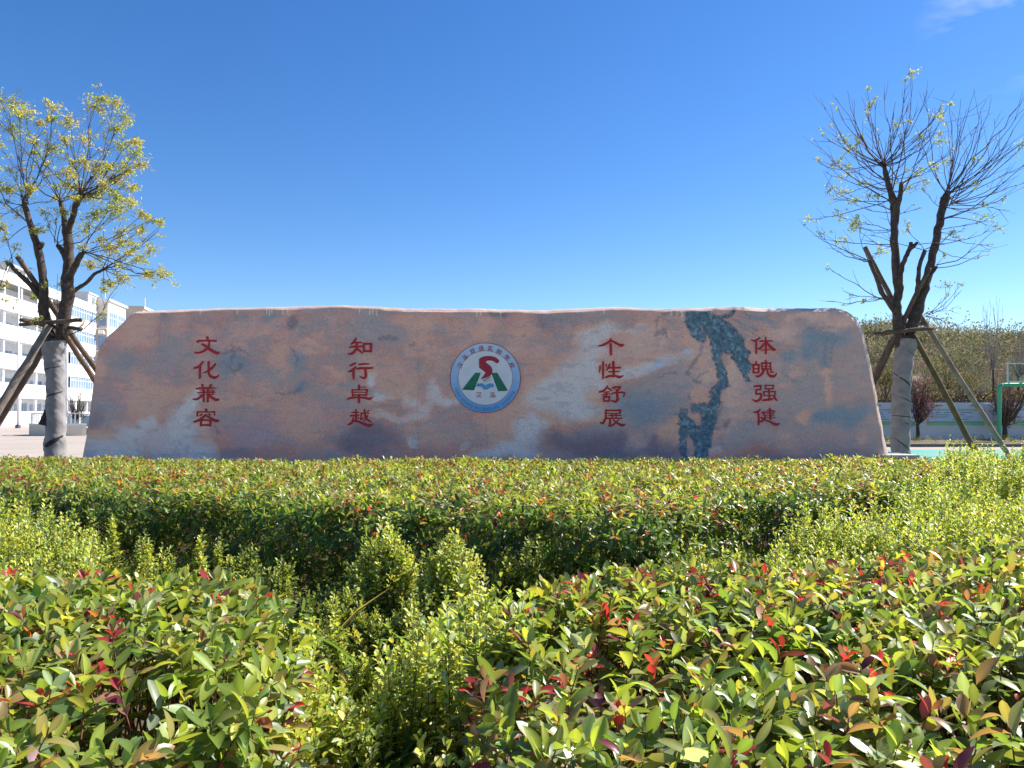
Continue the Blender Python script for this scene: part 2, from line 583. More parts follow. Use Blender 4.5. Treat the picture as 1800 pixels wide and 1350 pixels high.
def clumps(cx, cy, cz, rx, rz, n, size, pal, jit=1.0):
    """leaf clumps through a bush's volume"""
    M = len(cx)
    u = nrm(R.normal(0, 1, (M*n, 3))); r = R.random((M*n, 1))**.4
    bump = .75+.5*R.random((M, 1)).repeat(n, 0)
    p = u*r*bump
    c = np.repeat(np.stack([cx, cy, cz], 1), n, 0)
    rr = np.repeat(rx, n)[:, None]; rzz = np.repeat(rz, n)[:, None]
    pos = c+np.concatenate([p[:, :2]*rr, p[:, 2:]*rzz], 1)
    tint = np.repeat(R.uniform(.7, 1.35, M), n)[:, None]
    pc = np.array(pal); ci = np.repeat(R.integers(0, len(pal), M), n)
    ci = np.where(R.random(M*n) < .3, R.integers(0, len(pal), M*n), ci)
    col = pc[ci]*tint*R.uniform(.7, 1.3, (M*n, 1))
    ax = nrm(u+R.normal(0, .7, (M*n, 3))+np.array([0, 0, .3]))
    return pos, ax, R.normal(0, 1, (M*n, 3))+np.array([0, -.4, .8]), R.uniform(.6, 1.4, M*n)*size, col

def hill_pts(n, y0, y1, r0=.40, r1=.80):
    y = R.uniform(y0, y1, n); x = y*R.uniform(r0, r1, n)
    return x, y, hill_h(x, y)
# the bushes on the crest
x, y, z = hill_pts(330, 80, 100)
s = R.uniform(.9, 2.3, 330); s[:26] = R.uniform(2.4, 3.6, 26)
tag(add('hilltop_shrubs', foliage_mesh('hilltop_shrubs', T_LO, clumps(x, y, z+s*.35, s*1.15, s*.75, 130, .34,
    [(.21, .20, .09), (.27, .245, .12), (.15, .165, .08), (.32, .26, .13), (.31, .29, .21)])), M_SCRUB), 'olive green shrubs covering the crest of the hill', None, None, 'stuff')
x, y, z = hill_pts(260, 62, 82, .44, .82)
s = R.uniform(.6, 1.9, 260)
tag(add('slope_shrubs', foliage_mesh('slope_shrubs', T_LO, clumps(x, y, z+s*.3, s, s*.7, 80, .30,
    [(.18, .18, .085), (.24, .215, .11), (.14, .155, .075), (.30, .24, .15)])), M_SCRUB), 'mixed green scrub on the upper slope of the hill', None, None, 'stuff')
x, y, z = hill_pts(230, 49, 52.5)
s = R.uniform(.8, 1.6, 230)
tag(add('foot_thicket', foliage_mesh('foot_thicket', T_LO, clumps(x, y, z+s*.2, s, s*.7, 120, .20,
    [(.045, .040, .026), (.07, .062, .034), (.05, .042, .03), (.22, .17, .05), (.11, .09, .055)])), M_SCRUB), 'dark tangled thicket at the foot of the hill', None, None, 'stuff')
# dry grass and bare scrub on the slope
n = 42000
x, y, z = hill_pts(n, 53, 82)
keep = fbm(x*.3, y*.3, 50) > .36
x, y, z = x[keep], y[keep], z[keep]; n = len(x)
d = nrm(np.stack([R.normal(0, .35, n), R.normal(0, .35, n), np.ones(n)], 1))
col = np.array([(.29, .235, .16), (.25, .19, .14), (.20, .195, .11), (.29, .19, .155), (.36, .31, .23)])[np.clip((fbm(x*.12, y*.12, 60)*9-2).astype(int), 0, 4)]*R.uniform(.6, 1.3, (n, 1))
T_BLADE = [leaf_template([0, .4, 1], [0, .045, 0], .1, .2), leaf_template([0, .5, 1], [0, .03, 0], .1, .4)]
tag(add('dry_grass', foliage_mesh('dry_grass', T_BLADE, (np.stack([x, y, z-.05], 1), d, R.normal(0, 1, (n, 3)), R.uniform(.25, .85, n), col)), M_SCRUB), 'dry brown grass and scrub on the hillside', None, None, 'stuff')

# ================================================================== BUILDINGS
M_WHITE = mat('white_paint', (.72, .70, .67), .8, .25, (.5, .05, 6))
M_CREAM = mat('cream_paint', (.62, .55, .45), .85, .2, (.6, .08, 6))
M_INW = mat('corridor_paint', (.78, .80, .82), .8, .2, (1, .05))
M_BLUEBASE = mat('blue_base_paint', (.42, .50, .60), .8, .2, (1, .15))
M_DOOR = mat('brown_grey_door', (.46, .48, .52), .6, .3)
M_GLASS = mat('window_glass', (.17, .26, .40), .2, .6, (.8, .3))
M_WFR = mat('white_window_frame', (.75, .78, .80), .5, .4)
M_ROOF = mat('grey_roof', (.35, .34, .33), .9, .1)
A0 = Vector((-60.9, 88.0, 0)); dirn = Vector((-.183, 1, 0)).normalized(); outn = Vector((dirn.y, -dirn.x, 0))
def loc_mat(origin):
    M = Matrix.Identity(4)
    for i, vcol in enumerate((dirn, outn, Vector((0, 0, 1)))):
        for k in range(3): M[k][i] = vcol[k]
    M[0][3], M[1][3], M[2][3] = origin
    return M
BM = loc_mat((0, 0, 0))
bld = empty('school_building', A0, 'long white five storey school building with open corridors behind the left tree', 'building')
bld.matrix_world = loc_mat(A0)
S0, S1 = -14.0, 30.5
def bpart(name, boxes, m, parent=bld, kind=None, label=None):
    mb = MB()
    for a, b in boxes: mb.box(a, b)
    o = mb.build(name, m, parent)
    if kind: o['kind'] = kind
    if label: o['label'] = label
    return o
bpart('wall', [((S0, -9, 0), (S1, -2.3, 17.4))], M_INW)
bpart('end_wall', [((S1, -9, 0), (S1+.3, .02, 18.2))], M_WHITE)
bpart('base_band', [((S0, -.02, 0), (S1, .06, .62))], M_BLUEBASE, label='pale blue painted base of the building')
bands = [(.62, 1.72), (3.45, 5.2), (6.95, 8.72), (10.5, 12.25), (14.0, 15.78), (17.45, 18.65)]
for z0, z1 in bands:
    bpart('parapet', [((S0, -.2, z0), (S1, 0.0, z1)), ((S0, -.24, z1), (S1, .05, z1+.07))], M_WHITE)
for z0 in (0.3, 3.45, 6.95, 10.5, 14.0):
    bpart('corridor_floor', [((S0, -2.3, z0), (S1, -.2, z0+.2))], M_INW)
bpart('roof', [((S0, -9, 17.45), (S1, -.2, 17.7))], M_ROOF)
for k in range(12):
    s = S0+2+k*4.4
    if s < S1: bpart('column', [((s-.17, -.55, 0.05), (s+.17, -.22, 17.4))], M_INW)
dmb = MB(); dmb.box((-.5, -2.3, 0), (.5, -2.22, 2.15)); door_me = None
wmb = MB()
for lvl, zf in enumerate((.5, 3.65, 7.15, 10.7, 14.2)):
    s = S0+1.2
    while s < S1-1.5:
        o = bpart('door', [((s-.5, -2.3, zf), (s+.5, -2.22, zf+2.25))], M_DOOR)
        o2 = bpart('window', [((s+1.0, -2.3, zf+.95), (s+2.9, -2.24, zf+2.35))], M_GLASS)
        bpart('frame', [((s+.94, -2.3, zf+.89), (s+2.96, -2.26, zf+.95)), ((s+1.92, -2.28, zf+.95), (s+1.98, -2.2, zf+2.35)), ((s+.94, -2.3, zf+2.35), (s+2.96, -2.26, zf+2.41))], M_WFR, parent=o2)
        s += 4.4
# roof structures
bpart('stair_house', [((27.0, -6, 18.65), (30.6, -.1, 20.2)), ((26.8, -6.2, 20.2), (30.8, .1, 20.4))], M_WHITE)
o = bpart('window', [((28.6, -.1, 19.0), (29.6, -.04, 19.9))], M_GLASS)
bpart('pergola', [((9.2, -4, 17.7), (9.6, -3.6, 21.0)), ((12.3, -4, 17.7), (12.7, -3.6, 21.0)), ((9.0, -7, 21.0), (15.0, -3.4, 21.3)), ((14.4, -4, 17.7), (14.8, -3.6, 21.0))], M_WHITE)
# glazed vertical bays at the far end of the corridor
for z0, z1 in ((12.3, 13.95), (8.8, 10.45), (5.27, 6.9), (15.85, 17.4)):
    o = bpart('window', [((20.6, -.14, z0), (30.2, -.10, z1))], M_GLASS)
    bpart('frame', [((20.5+i*.96, -.1, z0), (20.6+i*.96, -.05, z1)) for i in range(11)]+[((20.6, -.1, z1-.5), (30.2, -.06, z1-.42))], M_WFR, parent=o)

dorm = empty('dormitory_block', (0, 0, 0), 'cream and white block with blue windows past the end of the school building', 'building')
D0 = Vector((-64.9, 118.5, 0))
dorm.matrix_world = loc_mat(D0)
Ld = 8.4
bpart('wall', [((0, -8, 0), (Ld, 0, 19.6))], M_WHITE, dorm)
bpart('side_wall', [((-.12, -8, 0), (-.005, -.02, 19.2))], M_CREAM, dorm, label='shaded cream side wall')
bpart('roof', [((-.3, -8.2, 19.6), (Ld+.3, .3, 19.95))], M_WHITE, dorm)
for zf in (15.2, 11.6, 8.0, 4.4):
    for s0 in (.5, 4.5):
        o = bpart('window', [((s0, 0, zf+.4), (s0+3.4, .05, zf+2.6))], M_GLASS, dorm)
        bpart('frame', [((s0+i*.85-.05, .05, zf+.4), (s0+i*.85+.05, .1, zf+2.6)) for i in range(5)]+[((s0, .05, zf+1.75), (s0+3.4, .09, zf+1.85)), ((s0, .05, zf+.3), (s0+3.4, .12, zf+.4)), ((s0, .05, zf+2.6), (s0+3.4, .12, zf+2.7))], M_WFR, o)
    o = bpart('window', [((-.16, -1.35, zf+.3), (-.12, -.25, zf+2.4))], M_GLASS, dorm)
    bpart('ledge', [((-.5, -1.6, zf-.2), (-.12, -.02, zf+.0))], M_CREAM, dorm)
    bpart('air_conditioner', [((-.75, -1.2, zf-.95), (-.25, -.4, zf-.35))], M_WHITE, dorm)
bpart('antenna', [((.2, -.6, 19.95), (.3, -.5, 21.5))], M_WFR, dorm)
far = empty('far_building', (0, 0, 0), 'distant beige block just above the left shoulder of the carved stone', 'building')
far.matrix_world = loc_mat(Vector((-70.5, 141, 0)))
bpart('wall', [((0, -16, 0), (22, 0, 21.5))], M_CREAM, far)
bpart('roof', [((-.3, -16.3, 21.5), (22.3, .3, 22.0))], M_CREAM, far)
bpart('mast', [((4.0, -1, 22.0), (4.15, -.85, 24.2))], M_WFR, far)
for zf in (17.6, 14.0, 10.4):
    for s0 in (1, 5, 9, 13):
        bpart('window', [((s0, 0, zf), (s0+2.2, .05, zf+1.8))], M_GLASS, far)

# poles in the yard
M_POLE = mat('white_pole_paint', (.72, .73, .75), .4, .5)
M_DARKM = mat('dark_metal', (.10, .10, .11), .5, .5)
for px, ytop, ybot, Y, r, lab in ((31.5, 492, 748, 76, .11, 'tall thin white pole standing left of the wrapped tree trunk'), (116.5, 560, 745, 66, .14, 'white pole just right of the wrapped trunk of the left tree')):
    a = P(px, ybot, Y); b = P(px+1.5, ytop, Y); a.z = 0
    t = empty('flag_pole', a, lab, 'pole', 'white poles in the schoolyard')
    MB().tube([a, (a+b)/2, b], [r, r*.85, r*.6], 10).build('pole', M_POLE, t, a, True)
    MB().tube([a, a+Vector((0, 0, .35))], [r*2.4, r*2.2], 10).build('base', M_DARKM, t, a)

# round planter with railing on the left
pc = Vector((-30.6, 53.2, 0))
pl = empty('yard_planter', pc, 'round cream planter wall with a white railing in the yard', 'planter')
def arc_wall(mb, r0, r1, z0, z1, a0, a1, n=28):
    vs = []
    for i in range(n+1):
        a = a0+(a1-a0)*i/n
        for r, z in ((r1, z0), (r1, z1), (r0, z1), (r0, z0)):
            vs.append((pc.x+r*math.cos(a), pc.y+r*math.sin(a), z))
    k = mb.addv(vs)
    for i in range(n):
        for j in range(4):
            mb.f4.append([k+i*4+j, k+i*4+(j+1) % 4, k+(i+1)*4+(j+1) % 4, k+(i+1)*4+j])
    mb.f4.append([k, k+3, k+2, k+1]); mb.f4.append([k+n*4+j for j in range(4)])
mb = MB(); arc_wall(mb, 3.2, 3.45, 0, .74, rad(175), rad(300)); mb.build('wall', M_CREAM, pl, pc)
mb = MB(); arc_wall(mb, 3.15, 3.5, .74, .82, rad(175), rad(300)); mb.build('coping', M_WHITE, pl, pc)
for i in range(26):
    a = rad(178+i*4.6)
    c = pc+Vector((3.32*math.cos(a), 3.32*math.sin(a), .82))
    MB().box((c.x-.03, c.y-.03, c.z), (c.x+.03, c.y+.03, c.z+.66)).build('baluster', M_WHITE, pl, pc)
mb = MB(); arc_wall(mb, 3.27, 3.37, 1.48, 1.55, rad(176), rad(298)); mb.build('handrail', M_WHITE, pl, pc)
# low bed with bare tree right of the wrapped trunk
M_TEAL = mat('teal_panel', (.32, .47, .47), .5, .4, (1, .1))
c0 = P(112, 758, 53); c1 = P(160, 758, 53)
bb = empty('low_bed', (c0.x, 53, 0), 'low planted bed with a dark kerb beside the round planter', 'planter')
MB().box((c0.x-2.2, 52.6, 0), (c1.x+.6, 52.9, .16)).build('kerb', mat('bed_kerb', (.10, .10, .10), .8, .2), bb, (c0.x, 53, 0))
MB().box((c0.x-2.2, 52.9, 0), (c1.x+.6, 56, .12)).build('soil', M_SOIL, bb, (c0.x, 53, 0))
nn = 34
x = R.uniform(c0.x-1.8, c1.x+.4, nn); y = R.uniform(53.2, 54.5, nn)
sr = R.uniform(.15, .4, nn)
fo = add('shrub_foliage', foliage_mesh('bed_shrubs', T_LO, clumps(x-c0.x, y-53, np.full(nn, .25), sr*1.3, sr, 60, .09, [(.06, .09, .03), (.10, .11, .04), (.04, .06, .02)])), M_TREE, bb)
fo['kind'] = 'stuff'
tp = P(140, 728, 58)
gf = empty('glass_fence', (tp.x, 58, 0), 'teal glazed fence between the wrapped trunk and the carved stone', 'fence')
for i in range(7):
    x0 = tp.x-2.8+i*1.0
    MB().box((x0+.04, 58, .5), (x0+.96, 58.04, 1.35)).build('panel', M_TEAL, gf, (tp.x, 58, 0))
    MB().box((x0-.04, 57.95, 0), (x0+.04, 58.09, 1.5)).build('post', M_WHITE, gf, (tp.x, 58, 0))
MB().box((tp.x-2.8, 57.96, 1.37), (tp.x+4.2, 58.08, 1.46)).build('rail', M_WHITE, gf, (tp.x, 58, 0))

# ------------------------------------------------------------------ white wall with notice boards
M_WALLW = mat('white_wall', (.66, .64, .65), .85, .2, (.7, .08, 7))
M_BOARD = mat('board_print', (.52, .60, .68), .6, .3, (2.5, .12, 6))
M_BGREEN = mat('board_green', (.25, .62, .28), .6, .3, (1.5, .2))
M_FRAME = mat('board_frame', (.18, .22, .23), .5, .4)
M_INK = mat('board_ink', (.20, .26, .34), .8, .1)
wl = empty('boundary_wall', (20, wallY, 0), 'white boundary wall with printed notice boards and iron spikes on top', 'wall')
WO = (20, wallY, 0)
def wpart(name, boxes, m, parent=wl):
    mb = MB()
    for a, b in boxes: mb.box(a, b)
    return mb.build(name, m, parent, WO)
def wz(py): return P(900, py, wallY).z
def wx(px): return P(px, 740, wallY).x
xl, xr = wx(1500), wx(2150)
wpart('plinth', [((xl, wallY, 0), (xr, wallY+.3, wz(750)))], M_WALLW)
wpart('ledge', [((xl, wallY-.08, wz(750)), (xr, wallY+.34, wz(748)))], M_WALLW)
wpart('upper_wall', [((xl, wallY+.08, wz(748)), (xr, wallY+.28, wz(707.5)))], M_WALLW)
pillars = [1515, 1621.5, 1737.5, 1853, 1969, 2085]
for ppx in pillars:
    a, b = wx(ppx-5.5), wx(ppx+5.5)
    wpart('pillar', [((a, wallY-.1, wz(748)), (b, wallY+.3, wz(712))), ((a+.03, wallY-.07, wz(712)), (b-.03, wallY+.27, wz(710)))], M_WALLW)
for i in range(len(pillars)-1):
    a, b = wx(pillars[i]+6.2), wx(pillars[i+1]-6.2)
    p = wpart('notice_board', [((a+.05, wallY+.02, wz(741)), (b-.05, wallY+.078, wz(721)))], M_BOARD)
    wpart('frame', [((a, wallY, wz(742)), (b, wallY+.06, wz(741))), ((a, wallY, wz(721)), (b, wallY+.06, wz(720.2))), ((a, wallY, wz(741)), (a+.05, wallY+.06, wz(721))), ((b-.05, wallY, wz(741)), (b, wallY+.06, wz(721)))], M_FRAME, p)
    g = wpart('green_strip', [((a, wallY+.05, wz(747.5)), (b, wallY+.078, wz(742.8)))], M_BGREEN)
    bx = []
    for r in range(4):
        xx = a+.5
        zz = wz(725+4*r)
        while xx < b-.8:
            ln = random.uniform(.25, .9)
            if random.random() < .75: bx.append(((xx, wallY+.014, zz-.02), (xx+ln, wallY+.02, zz+.02)))
            xx += ln+random.uniform(.15, .35)
    wpart('printed_lines', bx, M_INK, p)
    # light fittings above the board
    for f in (.15, .75):
        xx = a+(b-a)*f
        wpart('spotlight', [((xx, wallY-.25, wz(714)), (xx+.3, wallY-.05, wz(711.8))), ((xx+.12, wallY-.05, wz(713.5)), (xx+.16, wallY+.078, wz(713)))], M_FRAME)
mb = MB()
xx = xl
while xx < xr:
    mb.box((xx, wallY+.15, wz(707.5)), (xx+.035, wallY+.185, wz(702.8)))
    xx += .14
mb.box((xl, wallY+.14, wz(706.8)), (xr, wallY+.2, wz(706.2)))
o = mb.build('spikes', mat('rust_iron', (.10, .07, .06), .7, .3), wl, WO); o['kind'] = 'stuff'

# ================================================================== TREES (generic builder)
M_BARK = mat('dark_bark', (.078, .060, .050), .9, .2, (14, .5, 8), (45, .9, .012))
M_SHOOT = mat('thin_shoot_bark', (.085, .062, .05), .8, .2, (20, .3))
M_CUT = mat('cut_wood', (.35, .25, .16), .9, .1, (30, .3))

def limb(mb, pts, Y, sides=12, per=4, wobble=.02):
    """pts: (px, py, halfwidth px, depth offset)"""
    ctrl = []
    for p in pts:
        q = P(p[0], p[1], Y+(p[3] if len(p) > 3 else 0))
        ctrl.append((q.x, q.y, q.z, .86*p[2]*(Y+(p[3] if len(p) > 3 else 0))/F))
    c = catmull(ctrl, per)
    c[1:-1, :3] += R.normal(0, wobble*.5, (len(c)-2, 3))*c[1:-1, 3:4]*8
    rr = c[:, 3]*(1+R.normal(0, .06, len(c)))
    mb.tube(c[:, :3], rr, sides, jag=.05)
    # a knobbly end where the limb was cut
    return c

def shoot_curve(a, b, K=9, sag=None, lift=.25):
    a = np.array(a); b = np.array(b)
    ln = np.linalg.norm(b-a)
    m = (a+b)/2
    out = np.array([b[0]-a[0], b[1]-a[1], 0])
    c1 = a+(b-a)*.33+out*R.uniform(-.05, .3)+np.array([0, 0, -R.uniform(-.06, .14)*ln])+R.normal(0, .06*ln, 3)
    c2 = a+(b-a)*.72+out*R.uniform(-.02, .06)+np.array([0, 0, -R.uniform(0, .10)*ln])+R.normal(0, .05*ln, 3)
    t = np.linspace(0, 1, K)[:, None]
    j = R.normal(0, .007*ln, (K, 3)); j[0] = 0
    return (1-t)**3*a+3*(1-t)**2*t*c1+3*(1-t)*t*t*c2+t**3*b+j

def build_shoots(targets, heads, Y, spread, leafy, fork=(3, 6), r0=.011):
    """targets: (px,py,kind) ; heads: Vector list; returns tube data and twig tips"""
    main = []; mr = []; sub = []; sr = []; tips = []
    for tx, ty, rr in targets:
        dz = R.uniform(-spread, spread)
        b = P(tx, ty, Y+dz)
        # nearest head, with a preference for heads below the target
        best = min(heads, key=lambda h: (h[0]-b).length+max(0, h[0].z-b.z)*1.6+R.uniform(0, .9))
        a = best[0]+Vector(R.normal(0, best[1]*.5, 3))
        c = shoot_curve(a, b)
        ln = np.linalg.norm(c[-1]-c[0])
        main.append(c); mr.append(np.linspace(r0*(.45+.3*ln), .0026, 9))
        tips.append((c[-1], c[-1]-c[-3], rr))
        for k in range(int(R.integers(*fork))):
            f = R.uniform(.3, .93)
            i = f*8; i0 = int(i); p = c[i0]+(c[min(i0+1, 8)]-c[i0])*(i-i0)
            tg = nrm(c[min(i0+1, 8)]-c[max(i0-1, 0)])
            d = nrm(tg+R.normal(0, .42, 3)+np.array([0, 0, .12]))
            l2 = ln*R.uniform(.16, .42)*(1.1-f*.5)
            e = p+d*l2
            s = np.linspace(0, 1, 5)[:, None]
            bend = R.normal(0, .05*l2, 3)+np.array([0, 0, .05*l2])
            sub.append(p+(e-p)*s+bend*s*s); sr.append(np.linspace(.0046, .002, 5))
            tips.append((e, e-p, 0))
    return np.array(main), np.array(mr), np.array(sub), np.array(sr), tips

def twig_leaves(c, d, n, spread, size, pal, flat=.6):
    """clusters of small leaflets round a point, hanging off short twigs"""
    c = np.array(c)
    k = max(1, int(n//14))
    P_, A_ = [], []
    tw = []
    for _ in range(k):
        off = R.normal(0, 1, 3)*np.array([1, 1, flat])*spread*.62
        s0 = c+off*.15; e = c+off
        dirv = nrm(off+np.array([0, 0, .05]))
        tw.append(np.stack([s0, (s0+e)/2+R.normal(0, .01, 3), e]))
        t = R.random((14, 1))
        p = s0+(e-s0)*t+R.normal(0, spread*.17, (14, 3))
        P_.append(p)
        A_.append(nrm(dirv+R.normal(0, .75, (14, 3))+np.array([0, 0, -.25])))
    P_ = np.concatenate(P_); A_ = np.concatenate(A_)
    n = len(P_)
    pc = np.array(pal)
    base = pc[R.integers(0, len(pal))]
    col = np.where(R.random((n, 1)) < .55, base[None], pc[R.integers(0, len(pal), n)])*R.uniform(.7, 1.35, (n, 1))
    return P_, A_, R.normal(0, .6, (n, 3))+np.array([0, 0, 1.]), R.uniform(.7, 1.25, n)*size, col, tw

def assemble(parent, origin, main, mr, sub, sr, leafsets, extra_tw, name='crown', bm_=None, lm_=None):
    o3 = np.array(tuple(origin))
    V1, q1 = tubes_batch(main-o3, mr, 5)
    V2, q2 = tubes_batch(sub-o3, sr, 3)
    vs = [V1, V2]; qs = [q1, q2+len(V1)]
    if extra_tw:
        tw = np.array(extra_tw)
        V3, q3 = tubes_batch(tw-o3, np.tile(np.array([.003, .0022, .0015]), (len(tw), 1)), 3)
        vs.append(V3); qs.append(q3+len(V1)+len(V2))
    b = add('branches', mesh_np('branches', np.concatenate(vs), [np.concatenate(qs)], smooth=True), bm_ or M_SHOOT, parent)
    b['kind'] = 'stuff'
    if leafsets:
        d = [np.concatenate([ls[i] for ls in leafsets]) for i in range(5)]
        d[0] = d[0]-o3
        f = add(name, foliage_mesh(name, T_LO, d), lm_ or M_TREE, parent)
        f['kind'] = 'stuff'

M_WRAP = mat('grey_trunk_cloth', (.26, .25, .245), .95, .1, (9, .22, 8), (70, .6, .008))
M_WRAPD = mat('dark_cloth_edge', (.055, .045, .05), .9, .1, (20, .3))
M_STAKE = mat('weathered_stake', (.125, .088, .066), .85, .2, (6, .45, 9), (35, .7, .01))
M_STAKEG = mat('olive_stake', (.115, .090, .045), .85, .2, (6, .45, 9), (35, .7, .01))
M_STAKEL = mat('grey_stake', (.20, .165, .135), .85, .2, (6, .4, 9), (35, .7, .01))

def wrap(parent, origin, prof, Y, straps, seed):
    """prof: (px centre, py, halfwidth px)"""
    ctrl = []
    for cx, cy, hw in prof:
        q = P(cx, cy, Y); ctrl.append((q.x, q.y, q.z, hw*Y/F))
    c = catmull(ctrl, 14)
    n = len(c); S = 56
    th = np.linspace(0, 2*math.pi, S, endpoint=False)
    hz = np.arange(n)[:, None]
    z = c[:, 2][:, None]
    # diagonal drapes winding round the trunk
    wv = z*9+th[None]*(1 if seed == 1 else -1)*1.0
    fold = np.abs(((wv/(2*math.pi)) % 1)-.5)*2
    r = c[:, 3][:, None]*(1+.06*fold**4+.03*np.abs(np.sin(wv*3.3+2*np.sin(th*2)[None]))**3+.06*(fbm(np.cos(th)[None]*2+z*2.2+7, np.sin(th)[None]*2+z*5.5+3, 70+seed, 4)-.5)+.045*np.sin(wv*2.2+np.sin(th*3)[None]))
    X = c[:, 0][:, None]+r*np.cos(th)[None]; Yy = c[:, 1][:, None]+r*np.sin(th)[None]
    Z = z+0*th[None]+.012*np.sin(th*2)[None]
    V = np.stack([X, Yy, Z], -1).reshape(-1, 3)-np.array(tuple(origin))
    i = np.arange(n-1)[:, None]; j = np.arange(S)[None]; j2 = (j+1) % S
    q = np.stack([i*S+j, i*S+j2, (i+1)*S+j2, (i+1)*S+j], -1).reshape(-1, 4)
    add('trunk_wrap', mesh_np('trunk_wrap', V, [q], smooth=True), M_WRAP, parent)
    for (pyc, rise, t0, t1, wd) in straps:
        N_ = 40
        tt = np.linspace(t0, t1, N_)
        vs = []
        for k, a in enumerate(tt):
            zc = P(900, pyc, Y).z+(-rise if seed == 2 else rise)*(a-(t0+t1)/2)
            rr = np.interp(zc, c[::-1, 2], c[::-1, 3]) if c[0, 2] > c[-1, 2] else np.interp(zc, c[:, 2], c[:, 3])
            cx = np.interp(zc, c[::-1, 2], c[::-1, 0]) if c[0, 2] > c[-1, 2] else np.interp(zc, c[:, 2], c[:, 0])
            wv_ = wd*(.35+.65*math.sin(math.pi*k/(N_-1)))
            for dzz, dr in ((-wv_, 1.055), (0, 1.085), (wv_, 1.055)):
                vs.append((cx+rr*dr*math.cos(a), Y+rr*dr*math.sin(a), zc+dzz))
        vs = np.array(vs)-np.array(tuple(origin))
        k = np.arange(N_-1)[:, None]*3; jj = np.arange(2)[None]
        qq = np.stack([k+jj, k+jj+3, k+jj+4, k+jj+1], -1).reshape(-1, 4)
        add('cloth_fold', mesh_np('cloth_fold', vs, [qq], smooth=True), M_WRAPD, parent)

def stake(parent, origin, a, b, Y0, Y1, r, m, name='stake'):
    A = P(a[0], a[1], Y0); B = P(b[0], b[1], Y1)
    mb = MB()
    n = 10
    pts = [A+(B-A)*t for t in np.linspace(0, 1, n)]
    pts = [p+Vector(R.normal(0, .004, 3)) for p in pts]
    mb.tube(pts, np.linspace(r*.88, r*1.06, n)*(1+R.normal(0, .03, n)), 10, jag=.05)
    # knots
    for k in range(3):
        t = R.uniform(.1, .9); p = A+(B-A)*t
        d = Vector(R.normal(0, 1, 3)).normalized()
        mb.tube([p, p+d*(r*1.25)], [r*.35, r*.22], 6)
    return mb.build(name, m, parent, origin, True)

# ---------------------------------------------------------------- left tree
TY = 12.7
lt_o = P(97, 808, TY); lt_o.z = 0
lt = empty('young_tree', lt_o, 'pollarded tree in yellow green leaf beside the left end of the carved stone', 'tree', 'pollarded trees beside the carved stone')
tr = MB()
heads = []
base = P(97, 808, TY)
limb(tr, [(97, 1000, 13), (97, 808, 12.5), (97, 700, 11), (96, 620, 12), (97, 596, 14)], TY)
c = limb(tr, [(92, 610, 9), (84, 575, 10), (76, 545, 10.5, -.05), (77, 513, 9, -.1), (74, 476, 7.5, -.12), (67, 438, 8, -.15), (55, 398, 6, -.2), (44, 362, 5.2, -.2), (42, 352, 3.8, -.2)], TY)
heads.append((Vector(c[-1, :3]), .05)); heads.append((P(44, 360, TY-.2), .05))
c = limb(tr, [(102, 612, 11), (112, 565, 12), (117, 530, 12.5), (120, 490, 12, .05), (122, 450, 9.5, .1), (119, 415, 9, .1), (113, 385, 5.5, .15), (108, 360, 4.5, .15), (106, 353, 3.2, .15)], TY)
heads.append((Vector(c[-1, :3]), .04))
c = limb(tr, [(119, 410, 6, .08), (126, 388, 6, 0), (133, 363, 5.5, -.05), (140, 347, 6.5, -.05), (146, 341, 6, -.05)], TY)
heads.append((Vector(c[-1, :3]), .06))
c = limb(tr, [(119, 466, 6, .05), (112, 447, 5, .1), (104, 434, 5, .15), (101, 430, 3.5, .15)], TY); heads.append((Vector(c[-1, :3]), .04))
c = limb(tr, [(122, 488, 6), (131, 470, 6, -.1), (140, 452, 5.5, -.12), (144, 444, 5.5, -.12)], TY); heads.append((Vector(c[-1, :3]), .05))
c = limb(tr, [(80, 532, 8), (64, 514, 6, -.1), (45, 492, 5, -.2), (29, 478, 4.4, -.3), (20, 466, 3.6, -.35), (16, 463, 2.2, -.35)], TY); heads.append((Vector(c[-1, :3]), .04))
c = limb(tr, [(118, 522, 5), (135, 508, 4.2, .1), (151, 498, 3.8, .2), (166, 482, 3.3, .3), (184, 473, 2.8, .35)], TY); heads.append((Vector(c[-1, :3]), .03))
c = limb(tr, [(66, 440, 5), (72, 432, 4.5, -.2), (75, 428, 4, -.25)], TY)
heads.append((P(50, 398, TY-.2), .04)); heads.append((P(104, 596, TY), .05))
tr.build('trunk', M_BARK, lt, lt_o, True)
clus = [(20,185,20),(45,195,13),(20,225,25),(72,215,11),(90,190,14),(92,207,10),(165,185,22),(175,175,14),(200,178,18),(215,205,15),(203,225,15),(125,217,15),(60,250,12),(92,262,20),(112,245,10),(142,245,18),(150,285,18),(168,292,16),(215,255,20),(242,270,16),(250,290,17),(225,300,15),(205,315,20),(188,292,12),(115,305,20),(120,325,15),(8,330,25),(50,330,14),(205,345,20),(230,355,15),(200,370,25),(250,375,14),(266,388,11),(284,392,9),(165,380,20),(150,400,15),(215,410,15),(245,405,12),(190,435,20),(215,425,15),(265,440,15),(247,460,14),(230,445,10),(285,480,12),(262,482,10),(215,490,15),(195,500,13),(183,512,7),(155,465,14),(60,525,9),(70,407,9),(185,325,14),(-5,250,16),(5,400,10),(-20,200,22),(-30,290,25),(-25,350,18),(108,370,10),(130,350,12),(160,345,16),(178,338,16),(100,350,7),(140,330,14),(235,250,10),(232,330,10),(245,250,10),(60,270,10),(35,205,12)]
pal_l = [(.30,.31,.06),(.36,.34,.08),(.24,.28,.06),(.17,.22,.06),(.42,.38,.17),(.32,.27,.07)]
